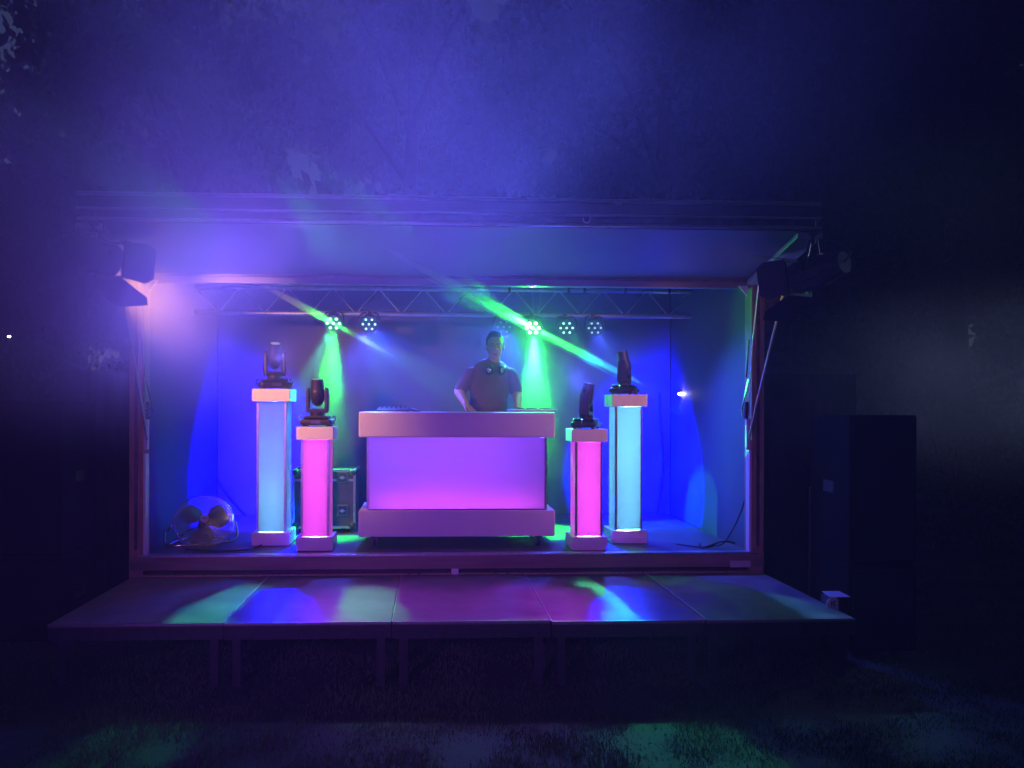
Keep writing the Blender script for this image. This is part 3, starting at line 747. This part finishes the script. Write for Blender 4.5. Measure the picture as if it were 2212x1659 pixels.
# white folded plate at the right deck edge
q = P(1808, 1318, 4.95)
t = thing('folded_plate', 'small white folded plate with a dark mark at the right deck edge', 'plate', (q.x, q.y, q.z))
s = 1 / 336.0
pts = [(-23 * s, 0, 8 * s), (-23 * s, 0, 18 * s), (-18 * s, 0, 24 * s), (-12 * s, 0, 27 * s), (0, 0, 27 * s), (3.5 * s, 0, 22 * s), (3.5 * s, 0, -3 * s), (-3 * s, 0, 0)]
b = B(); prism(b, pts, (0, .008, 0)); obj('front_face', b, MAT['seal_strip'], t)
b = B(); prism(b, [(-14 * s, .008, 27 * s), (34 * s, .02, 27 * s), (30 * s, .14, 30 * s), (-10 * s, .14, 30 * s)], (0, 0, .004)); obj('top_face', b, MAT['seal_strip'], t)
b = B(); box(b, (-13 * s, -.0015, 15 * s), (.006, .003, .026))
for sg in (1, -1): box(b, (-7 * s, -.0015, (15 + sg * 3) * s), (.024, .003, .007), Matrix.Rotation(-sg * .8, 3, 'Y'))
obj('printed_mark', b, MAT['ink'], t)
b = B(); bb(b, (-14 * s, .03, -.32), (30 * s, .13, 26 * s)); obj('box_body', b, MAT['black_metal'], t)

# small lights far off
mat('bulb_white', (1, 1, 1), emit=(1, .95, .75), es=14); mat('bulb_warm', (1, 1, 1), emit=(1, .8, .5), es=8)
def dot(px, py, Y, r, m, name, label, cat, post=True, e=0, d=None):
    p = P(px, py, Y)
    t = thing(name, label, cat, (p.x, p.y, gz(p.x, p.y) if post else p.z))
    off = p.z - (gz(p.x, p.y) if post else p.z)
    b = B(); ball(b, (0, 0, off), (r * 1.8, r, r), sub=2); obj('bulb', b, MAT[m], t)
    if post:
        b = B(); cyl(b, (0, .02, 0), (0, .02, off - r * .9), .02, .016, seg=8); obj('pole', b, MAT['black_metal'], t)
        b = B(); cyl(b, (0, 0, off + r), (0, 0, off + r + .03), r * 2.2, r * .6, seg=12); obj('hood', b, MAT['black_metal'], t)
    return t
dot(20, 727, 9.0, .010, 'bulb_white', 'garden_lamp', 'tiny lamp on a post at the left edge above the dark bush', 'garden lamp')
dot(1755, 1051, 5.9, .007, 'bulb_warm', 'garden_lamp', 'tiny warm lamp in the dark right of the right post', 'garden lamp')
YW = 7.0
while P(1470, 851, YW).x < XR + .03: YW += .02
t = dot(1470, 851, YW, .016, 'bulb_white', 'wall_lamp', 'small white wall lamp on the back wall right of the tall column', 'wall lamp', post=False)
b = B(); bb(b, (.0, .018, -.02), (.03, .058, .02)); obj('bracket', b, MAT['black_metal'], t)

# ------------------------------------------------------------------ the DJ
def z8(x, y): return ((x / 6.637 + 1080) / 1.15732, (y / 6.637 + 800) / 1.15732)
YD = 6.98
def D8(x, y, dy=0): u, v = z8(x, y); return P(u, v, YD + dy)
def capsule(b, a, c, ra, rc, n=6):
    a, c = Vector(a), Vector(c)
    for k in range(n + 1):
        t_ = k / n; ball(b, a.lerp(c, t_), [ra + (rc - ra) * t_] * 3, sub=2)
def fuse(name, b, m, parent, voxel, smooth_it=4):
    me = bpy.data.meshes.new(name + '_raw'); b.to_mesh(me); b.free()
    o = bpy.data.objects.new(name + '_raw', me); C.objects.link(o)
    r = o.modifiers.new('r', 'REMESH'); r.mode = 'VOXEL'; r.voxel_size = voxel
    s = o.modifiers.new('s', 'SMOOTH'); s.iterations = smooth_it; s.factor = .5
    bpy.context.view_layer.update()
    dg = bpy.context.evaluated_depsgraph_get()
    nm = bpy.data.meshes.new_from_object(o.evaluated_get(dg))
    bpy.data.objects.remove(o)
    nm.name = name; nm.materials.clear(); nm.materials.append(MAT[m])
    for p in nm.polygons: p.use_smooth = True
    o2 = bpy.data.objects.new(name, nm); C.objects.link(o2)
    return o2
hc = D8(1045, 440)                       # head centre
feet = Vector((D8(960, 1500).x, YD + .08, ZS))
shL = D8(640, 900, .03); shR = D8(1300, 915, .03)      # image left / right shoulders
elL = D8(450, 1190, -.0); elR = D8(1410, 1215, .02)
wrL = D8(560, 1400, -.20); haL = D8(640, 1450, -.25)
wrR = D8(1425, 1480, -.18); haR = D8(1440, 1560, -.26)
neck = D8(1035, 740, .03); chest = D8(970, 950, .04); waist = D8(930, 1380, .04); hip = Vector((feet.x, YD + .06, ZS + .95))
b = B()
HM = Matrix.Rotation(R(8), 3, 'X')       # head bowed towards the mixer
ht = .118
ball(b, hc + Vector((0, .012, .03)), (.077, .095, .092), HM)
ball(b, hc + Vector((0, -.012, -.035)), (.063, .075, .078), HM)
ball(b, hc + Vector((0, -.048, -.088)), (.036, .03, .024), HM)      # chin
ball(b, hc + Vector((0, -.020, -.072)), (.053, .052, .035), HM)     # jaw
b2 = [(0, -.098, -.018, .012, .018, .026), (0, -.108, -.030, .015, .013, .012), (-.030, -.080, .018, .026, .016, .009), (.030, -.080, .018, .026, .016, .009),
      (0, -.090, -.062, .024, .012, .007), (0, -.086, -.073, .021, .012, .007), (-.036, -.068, -.022, .02, .018, .016), (.036, -.068, -.022, .02, .018, .016)]
for (x, y, z, a, c_, e) in b2: ball(b, hc + Vector((x, y, z)), (a, c_, e), HM, 2)
for s in (-1, 1):
    ball(b, hc + Vector((s * .079, .01, -.01)), (.010, .022, .034), HM, 2)   # ear
capsule(b, neck + Vector((0, .02, -.05)), hc + Vector((0, .025, -.08)), .062, .056)
ball(b, neck + Vector((0, .03, -.07)), (.14, .07, .04))
ball(b, chest + Vector((0, .02, 0)), (.17, .11, .17)); ball(b, (chest + waist) / 2, (.165, .11, .2)); ball(b, waist, (.16, .11, .16)); ball(b, hip, (.165, .12, .13))
for s, sh, el, wr in ((-1, shL, elL, wrL), (1, shR, elR, wrR)):
    capsule(b, sh, el, .06, .048); capsule(b, el, wr, .050, .031)
for s in (-1, 1):
    kn = feet + Vector((s * .13, -.02, .5)); an = feet + Vector((s * .15, 0, .07))
    capsule(b, hip + Vector((s * .09, 0, -.05)), kn, .085, .058, 8); capsule(b, kn, an, .056, .038, 8)
    ball(b, an + Vector((0, -.07, -.035)), (.045, .12, .033))
def hand(b, wr, ha, side):
    d = (ha - wr).normalized(); up = Vector((0, 0, 1)); lat = d.cross(up).normalized(); up = lat.cross(d)
    palm = wr + d * .055
    Mh = Matrix((lat, d, up)).transposed()
    ball(b, palm, (.040, .048, .016), Mh, 2)
    for k in range(4):
        u = (-.030 + .020 * k); base = palm + lat * u + d * .04
        L = (.030, .036, .034, .026)[k]; p0 = base
        cd = d.copy()
        for j, f_ in enumerate((1, .75, .6)):
            cd = (cd - up * (.28 + .2 * j)).normalized(); p1 = p0 + cd * L * f_
            capsule(b, p0, p1, .0088 - .0012 * j, .0078 - .0012 * j, 3); p0 = p1
    tb = palm - lat * side * .036 - d * .015
    t1 = tb - lat * side * .022 + d * .028 - up * .008; t2 = t1 + d * .028 - lat * side * -.004 - up * .012
    capsule(b, tb, t1, .012, .010, 3); capsule(b, t1, t2, .010, .008, 3)
hand(b, wrL, haL + Vector((.02, -.02, -.03)), -1); hand(b, wrR, haR + Vector((0, -.03, -.02)), 1)
dj_p = fuse('person', b, 'skin', None, .0055, 3)
tag(dj_p, 'DJ in a dark short-sleeved shirt bent over the booth', 'person')
# shirt
b = B()
ball(b, neck + Vector((0, .03, -.085)), (.155, .085, .05)); ball(b, chest + Vector((0, .02, .0)), (.195, .13, .18))
ball(b, (chest + waist) / 2, (.185, .13, .22)); ball(b, waist + Vector((0, .01, -.03)), (.185, .135, .19)); ball(b, hip + Vector((0, 0, .06)), (.185, .138, .11))
for s, sh, el in ((-1, shL, elL), (1, shR, elR)):
    capsule(b, neck + Vector((s * .05, .03, -.055)), sh + Vector((0, 0, .01)), .05, .062); capsule(b, sh, sh.lerp(el, .84), .068, .062, 8)
fuse('t_shirt', b, 'shirt', None, .008, 4).parent = dj_p
b = B(); ball(b, hip + Vector((0, 0, -.02)), (.175, .13, .12))
for s in (-1, 1):
    kn = feet + Vector((s * .13, -.02, .5)); an = feet + Vector((s * .15, 0, .06)); capsule(b, hip + Vector((s * .09, 0, -.05)), kn, .096, .072, 8); capsule(b, kn, an, .070, .062, 8)
fuse('trousers', b, 'trousers', None, .011, 3).parent = dj_p
# hair
b = B()
ball(b, hc + Vector((0, .028, .052)), (.083, .095, .087), HM); ball(b, hc + Vector((0, -.03, .108)), (.058, .05, .032), HM)
ball(b, hc + Vector((0, .06, 0)), (.072, .06, .09), HM)
for k in range(26):
    a_ = random.random() * 6.28; rr = random.random() * .06
    ball(b, hc + Vector((rr * math.cos(a_), .01 + rr * math.sin(a_), .118 + random.uniform(0, .014))), (.016, .016, .014), None, 1)
for s in (-1, 1): ball(b, hc + Vector((s * .073, .008, .03)), (.010, .03, .035), HM, 2)
fuse('hair', b, 'hair', None, .006, 2).parent = dj_p
# eyes and brows as small pieces
for s in (-1, 1):
    b = B(); tube(b, spline([hc + HM @ Vector((s * .014, -.092, .026)), hc + HM @ Vector((s * .03, -.094, .031)), hc + HM @ Vector((s * .047, -.080, .026))], 4), .003, 6); o = obj('eyebrow', b, MAT['hair'], dj_p, smooth=True)
    b = B(); ball(b, hc + HM @ Vector((s * .030, -.082, .006)), (.0105, .007, .0032), HM, 2); o = obj('eye', b, MAT['ink'], dj_p, smooth=True)
b = B(); tube(b, spline([hc + HM @ Vector((-.024, -.096, -.067)), hc + HM @ Vector((0, -.103, -.069)), hc + HM @ Vector((.024, -.096, -.067))], 4), .0025, 6); obj('mouth', b, MAT['ink'], dj_p, smooth=True)
# headphones round the neck
t = thing('headphones', 'black headphones resting around the neck of the DJ', 'headphones', tuple(neck + Vector((0, -.02, -.02))))
b = B(); tube(b, spline([(-.075, -.055, -.03), (-.098, .0, .0), (-.07, .09, .025), (0, .12, .035), (.07, .09, .025), (.098, .0, .0), (.075, -.055, -.03)], 5), .011, 8); obj('headband', b, MAT['black_plastic'], t, smooth=True)
for s in (-1, 1):
    b = B(); Mq = Matrix.Rotation(s * R(38), 3, 'Z'); ball(b, (s * .056, -.088, -.035), (.042, .02, .048), Mq, 3); c_ = obj('ear_cup', b, MAT['black_plastic'], t, smooth=True)
    b = B(); ball(b, (s * .062, -.106, -.035), (.022, .006, .026), Mq, 2); obj('cup_badge', b, MAT['chrome'], c_, smooth=True)

# ------------------------------------------------------------------ lamps' light
GR = (.02, 1, .04)
def aimed(key, aim, col, e, size, blend=.6, r=.03):
    t, p = pars[key]; d = (Vector(aim) - p).normalized()
    return lamp('par_light', 'SPOT', p + d * .03, aim, col, e, t, spot_size=R(size), spot_blend=blend, shadow_soft_size=r)
CG = (.05, 1, .35)
aimed('g1', P(705, 1000, 7.1), GR, 950, 28, .9)
aimed('g1', G(455, 1300, ZD), (.05, .7, .8), 220, 18, .9); aimed('g1', G(790, 1300, ZD), CG, 110, 16, .9)
aimed('g1', G(350, 1590, 0), GR, 110, 18, .9)
aimed('g2', P(1160, 1050, 7.2), GR, 2100, 32, .9)
aimed('g2', G(1290, 1290, ZD), CG, 400, 17, .8); aimed('o4', G(1640, 1310, ZD), (.08, .5, .6), 140, 17, .8)
aimed('g2', G(1530, 1600, 0), GR, 260, 20, .8); aimed('o3', G(1950, 1620, 0), GR, 50, 20, 1); aimed('o1', G(1000, 1620, 0), GR, 30, 20, 1)
for k_, a_ in (('o1', P(900, 1150, 6.2)), ('o2', P(900, 1250, 5.6)), ('o4', P(1500, 1100, 6.2))): aimed(k_, a_, (.04, .07, 1), 130, 105, 1)  # blue spots added at the dim and unlit pars to tint the stage haze
# washes added at the moving heads, lighting the smoke
def wash(key, z, aim, col, e, size, blend=.5, r=.04):
    t = mh[key]; p = Vector(t.location) + Vector((0, 0, z))
    d = (Vector(aim) - p).normalized(); p = p + d * .34
    return lamp('head_light', 'SPOT', p, aim, col, e, t, spot_size=R(size), spot_blend=blend, shadow_soft_size=r)
wash('TL', .27, P(820, 640, 2.5), (.22, .13, 1), 480, 62, 1); wash('SR', .27, P(950, 330, 2.6), (.08, .10, 1), 850, 62, 1); wash('TR', .27, P(1750, 560, 2.6), (.06, .09, 1), 220, 44, 1); wash('TL', .27, P(230, 690, 3), (.14, .10, 1), 60, 40, 1)
def beam(src, p, aim, col, e, size, r=.012):
    d = (Vector(aim) - p).normalized()
    lamp('beam_light', 'SPOT', p, aim, col, e, src, spot_size=R(size), spot_blend=.35, shadow_soft_size=r)
t_, p_ = pars['g2']; Y_ = p_.y - .07; o_ = P(1151, 708, Y_)
beam(t_, o_, P(860, 552, 4.9), GR, 3600, 9, .015); beam(t_, o_, P(1400, 838, 6.62), GR, 1300, 8, .02)  # narrow spots added to light the streak-shaped haze
beam(t_, o_, P(1151, 800, 6.0), GR, 22, 165, .02)
t_, p_ = pars['g1']; Y_ = p_.y - .07; o_ = P(720, 698, Y_)
beam(t_, o_, P(560, 612, 5.6), GR, 380, 10, .015); beam(t_, o_, P(860, 775, Y_), GR, 200, 16, .02)  # spots added along the left lamp's haze streaks
t_, p_ = pars['g2']
for u, v in ((1146, 520), (1190, 520)): beam(t_, p_ + Vector((0, -.06, .02)), P(u, v, 5.0), (.05, 1, .15), 25, 5)
wash('SL', .2, G(830, 1310, ZD), (.5, .02, 1), 26, 52, 1); wash('SR', .2, G(1120, 1310, ZD), (.5, .02, 1), 26, 52, 1)  # magenta spots added at the short heads to colour the deck
# added blue lamps hidden behind the tall columns, colouring wall and deck
def uplight(x, y, aim, e, label, col=(.0, .0, 1), size=86):
    t = thing('added_floor_lamp', label, 'stage lamp', (x, y, ZS), 0, 'added blue floor lamps washing the back wall')
    p = Vector((x, y, ZS + .16)); d = (Vector(aim) - p).normalized(); M = align(d)
    b = B(); bmesh.ops.create_cone(b, cap_ends=True, segments=20, radius1=.05, radius2=.07, depth=.1, matrix=Matrix.Translation((0, 0, .16)) @ M @ Matrix.Translation((0, 0, -.06))); obj('housing', b, MAT['black_metal'], t)
    b = B(); bmesh.ops.create_cone(b, cap_ends=True, segments=20, radius1=.058, radius2=.058, depth=.006, matrix=Matrix.Translation((0, 0, .16)) @ M @ Matrix.Translation((0, 0, -.006))); obj('lens', b, mat('lens_blue', (.1, .1, .5), emit=(0, 0, 1), es=6), t)
    b = B(); tube(b, [(-.07, 0, .16), (-.07, 0, .012), (.07, 0, .012), (.07, 0, .16)], .007, 6); obj('bracket', b, MAT['black_metal'], t)
    lamp('added_floor_light', 'SPOT', p, aim, col, e, t, spot_size=R(size), spot_blend=.8, shadow_soft_size=.05)
    fwd = G(660 if x < 0 else 1440, 1310, ZD)
    lamp('added_floor_light', 'SPOT', p + Vector((.14 if x < 0 else -.12, -.05, .15)), fwd, col, 190, t, spot_size=R(44), spot_blend=1, shadow_soft_size=.05)
uplight(cTL[1].x, cTL[1].y + .35, (cTL[1].x - .7, YB, .95), 4200, 'added blue floor lamp hidden behind the tall left column')
uplight(cTR[1].x + .02, cTR[1].y + .35, (cTR[1].x + .8, YB, .95), 4200, 'added blue floor lamp hidden behind the tall right column')
# added blue wash, unseen behind the camera, brightening the stage front
t = thing('added_wash_lamp', 'added blue wash lamp on a tall stand behind the camera', 'stage lamp', (-2.6, -2.2, 0))
b = B(); cyl(b, (0, 0, .3), (0, 0, 2.5), .018); obj('pole', b, MAT['black_metal'], t)
for k in range(3):
    b = B(); tube(b, [(0, 0, .75), (.5 * math.cos(k * 2.1), .5 * math.sin(k * 2.1), 0)], .012, 6); obj('leg', b, MAT['black_metal'], t)
b = B(); cyl(b, (0, 0, 2.58), (0, .16, 2.57), .06, .09, seg=20); obj('housing', b, MAT['black_metal'], t)
lamp('added_wash_light', 'SPOT', (-2.6, -2.0, 2.57), (.2, 6.3, 1.2), (.42, .07, 1), 330, t, spot_size=R(42), spot_blend=1, shadow_soft_size=.08)
t = thing('added_yard_lamp', 'added cool lamp on a pole beyond the right edge', 'yard light', (9.0, 7.6, 0))  # added lamp out of view, brightening the haze on the right
b = B(); cyl(b, (0, 0, -.05), (0, 0, 3.4), .04); obj('pole', b, MAT['black_metal'], t)
b = B(); cyl(b, (0, 0, 3.42), (-.2, .05, 3.36), .07, .1, seg=16); obj('housing', b, MAT['black_metal'], t)
lamp('added_yard_spot', 'SPOT', (8.72, 7.6, 3.3), P(2080, 800, 5.4), (.45, .55, 1), 190, t, spot_size=R(34), spot_blend=1, shadow_soft_size=.06)
# booth interior
for k in range(3):
    x = (-1 + k) * iw * .62
    lamp('booth_light', 'AREA', W_(x, .17, zb1 + .03), W_(x, .045, zb1 + .09), (1, .05, .75), 12, dj, shape='RECTANGLE', size=iw * .6, size_y=.03, spread=R(170))
lamp('booth_light', 'AREA', W_(0, D - .1, zb2 - .03), W_(0, .05, zm), (.07, .06, 1), 120, dj, shape='RECTANGLE', size=iw * 1.8, size_y=.05, spread=R(170))

# ------------------------------------------------------------------ haze
def volume_mat(name, dens, col=(.9, .9, .95), g=.0, noise_scale=None, obj_falloff=False, thr=(.45, .75)):
    m = bpy.data.materials.new(name); m.use_nodes = True; n = m.node_tree.nodes; L = m.node_tree.links
    n.clear(); out = n.new('ShaderNodeOutputMaterial'); v = n.new('ShaderNodeVolumePrincipled')
    v.inputs['Color'].default_value = (*col, 1); v.inputs['Density'].default_value = dens; v.inputs['Anisotropy'].default_value = g
    v.inputs['Density Attribute'].default_value = ''
    L.new(v.outputs[0], out.inputs['Volume']); return m
def smoke(name, c, size, dens, label, nscale=1.2, soft=1.0, contrast=1.0, seed=0, g=.2):
    """a soft-edged bank of smoke: an ellipsoid whose density fades to nothing at its skin"""
    m = bpy.data.materials.new('smoke_' + str(seed)); m.use_nodes = True; n = m.node_tree.nodes; L = m.node_tree.links
    n.clear(); out = n.new('ShaderNodeOutputMaterial'); v = n.new('ShaderNodeVolumePrincipled')
    v.inputs['Color'].default_value = (.92, .92, .95, 1); v.inputs['Anisotropy'].default_value = g
    tc = n.new('ShaderNodeTexCoord'); ln = n.new('ShaderNodeVectorMath'); ln.operation = 'LENGTH'
    L.new(tc.outputs['Object'], ln.inputs[0])
    mr = n.new('ShaderNodeMapRange'); mr.interpolation_type = 'SMOOTHERSTEP'
    mr.inputs[1].default_value = 1.0; mr.inputs[2].default_value = 1 - soft; mr.inputs[3].default_value = 0; mr.inputs[4].default_value = 1
    L.new(ln.outputs['Value'], mr.inputs[0])
    mp = n.new('ShaderNodeMapping'); mp.inputs['Location'].default_value = (seed * 3.1, seed, 0); mp.inputs['Scale'].default_value = size
    nz = n.new('ShaderNodeTexNoise'); nz.inputs['Scale'].default_value = nscale; nz.inputs['Detail'].default_value = 3
    L.new(tc.outputs['Object'], mp.inputs[0]); L.new(mp.outputs[0], nz.inputs['Vector'])
    m2 = n.new('ShaderNodeMapRange'); m2.inputs[1].default_value = .5 - .25 / contrast; m2.inputs[2].default_value = .5 + .25 / contrast; m2.inputs[3].default_value = 0; m2.inputs[4].default_value = 2 * dens
    L.new(nz.outputs[0], m2.inputs[0])
    mu = n.new('ShaderNodeMath'); mu.operation = 'MULTIPLY'; L.new(mr.outputs[0], mu.inputs[0]); L.new(m2.outputs[0], mu.inputs[1])
    L.new(mu.outputs[0], v.inputs['Density']); L.new(v.outputs[0], out.inputs['Volume'])
    b = B(); ball(b, (0, 0, 0), (1, 1, 1), sub=3)
    o = obj(name, b, m); o.location = c; o.scale = size
    tag(o, label, 'smoke', kind='stuff'); return o
smoke('smoke', tuple(P(170, 640, 3.9)), (1.3, 1.2, .95), .5, 'blue haze patch drifting in front of the left floodlight', 1.5, 1, .8, 6)
smoke('smoke', (-.8, 3.2, 3.3), (3.3, 2.6, 1.8), .13, 'wide violet bank of smoke drifting over the left of the roof', .9, 1.0, 1.8, 1)
smoke('smoke', tuple(P(300, 680, 5.4)), (.8, .5, .6), .8, 'pink haze glowing in the beam of the left floodlight', 2, 1, .8, 7)
smoke('smoke', tuple(P(1110, 700, 6.0)), (1.15, .5, .62), .2, 'haze around the green beams above the DJ', 3, 1, .7, 8)
smoke('smoke', (2.9, 3.6, 3.6), (1.9, 1.8, 1.5), .10, 'thin dark-blue smoke bank above the right end of the roof', .8, 1, 1.2, 12)
smoke('smoke', tuple(P(2060, 830, 6.0)), (2.2, 1.4, 1.1), .16, 'faint grey haze patch right of the right post', 1.2, 1, .9, 9)
smoke('smoke', tuple(P(330, 480, 4.3)), (1.5, .5, .65), .6, 'violet haze hiding the left end of the flap roof', 1.5, 1, .8, 11)
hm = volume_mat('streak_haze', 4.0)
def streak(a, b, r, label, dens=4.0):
    """haze shaped as a light streak from the lamp (a), thinning towards b"""
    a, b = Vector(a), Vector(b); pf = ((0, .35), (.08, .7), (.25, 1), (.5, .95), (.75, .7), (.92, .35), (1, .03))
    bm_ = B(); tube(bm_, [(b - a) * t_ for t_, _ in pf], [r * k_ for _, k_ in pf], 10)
    o = obj('beam_shaped_haze', bm_, volume_mat('streak_haze', dens)); o.location = a  # tube of haze imitates a smeared streak of light
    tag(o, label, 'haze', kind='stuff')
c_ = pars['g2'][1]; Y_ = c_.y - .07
streak(P(1151, 708, Y_), P(815, 526, 4.55), .05, 'broad soft green streak of shaped haze rising left from the brightest lamp', 1.8)
streak(P(1147, 703, Y_), P(930, 584, 5.2), .014, 'thin bright green streak of shaped haze rising left from the brightest lamp', 9)
streak(P(1146, 716, Y_), P(900, 590, 5.0), .022, 'lower green streak of shaped haze rising left from the brightest lamp', 5)
streak(P(1151, 708, Y_), P(1400, 836, 6.6), .045, 'broad soft green streak of shaped haze falling right from the brightest lamp', 1.8)
streak(P(1156, 706, Y_), P(1345, 802, 6.72), .013, 'thin bright green streak of shaped haze falling right from the brightest lamp', 9)
streak(P(1154, 718, Y_), P(1330, 815, 6.76), .022, 'lower green streak of shaped haze falling right from the brightest lamp', 5)
streak(P(1154, 712, Y_), P(1146, 560, Y_), .009, 'faint upright streak of shaped haze above the brightest lamp', 10)
streak(P(1156, 712, Y_), P(1180, 580, Y_), .009, 'faint leaning streak of shaped haze above the brightest lamp', 8)
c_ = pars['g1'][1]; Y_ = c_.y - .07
streak(P(720, 698, Y_), P(560, 612, 5.6), .035, 'faint green streak of shaped haze rising left from the left green lamp', 3.5)
streak(P(720, 698, Y_), P(860, 775, Y_ - .2), .028, 'faint green streak of shaped haze falling right from the left green lamp', 3.5)
q = P(716, 800, 7.25); smoke('smoke', tuple(q), (.36, .3, .55), .5, 'small green-lit smoke puff under the left green lamp', 5, 1.0, 1.6, 2)
q = P(1165, 800, 7.25); smoke('smoke', tuple(q), (.6, .35, .62), .45, 'bright green-lit smoke puff under the brightest lamp right of the DJ', 4, 1.0, 1.4, 3)
smoke('smoke', (XC, 7.1, 1.9), (2.7, 1.3, 1.2), .085, 'thin bank of smoke filling the inside of the stage', 1.3, .8, .6, 4)
b = B(); bb(b, (-26, -4, -1.2), (26, 27, 21))
hz = obj('haze', b, volume_mat('haze', .006)); tag(hz, 'stage haze hanging in the night air', 'haze', kind='stuff')
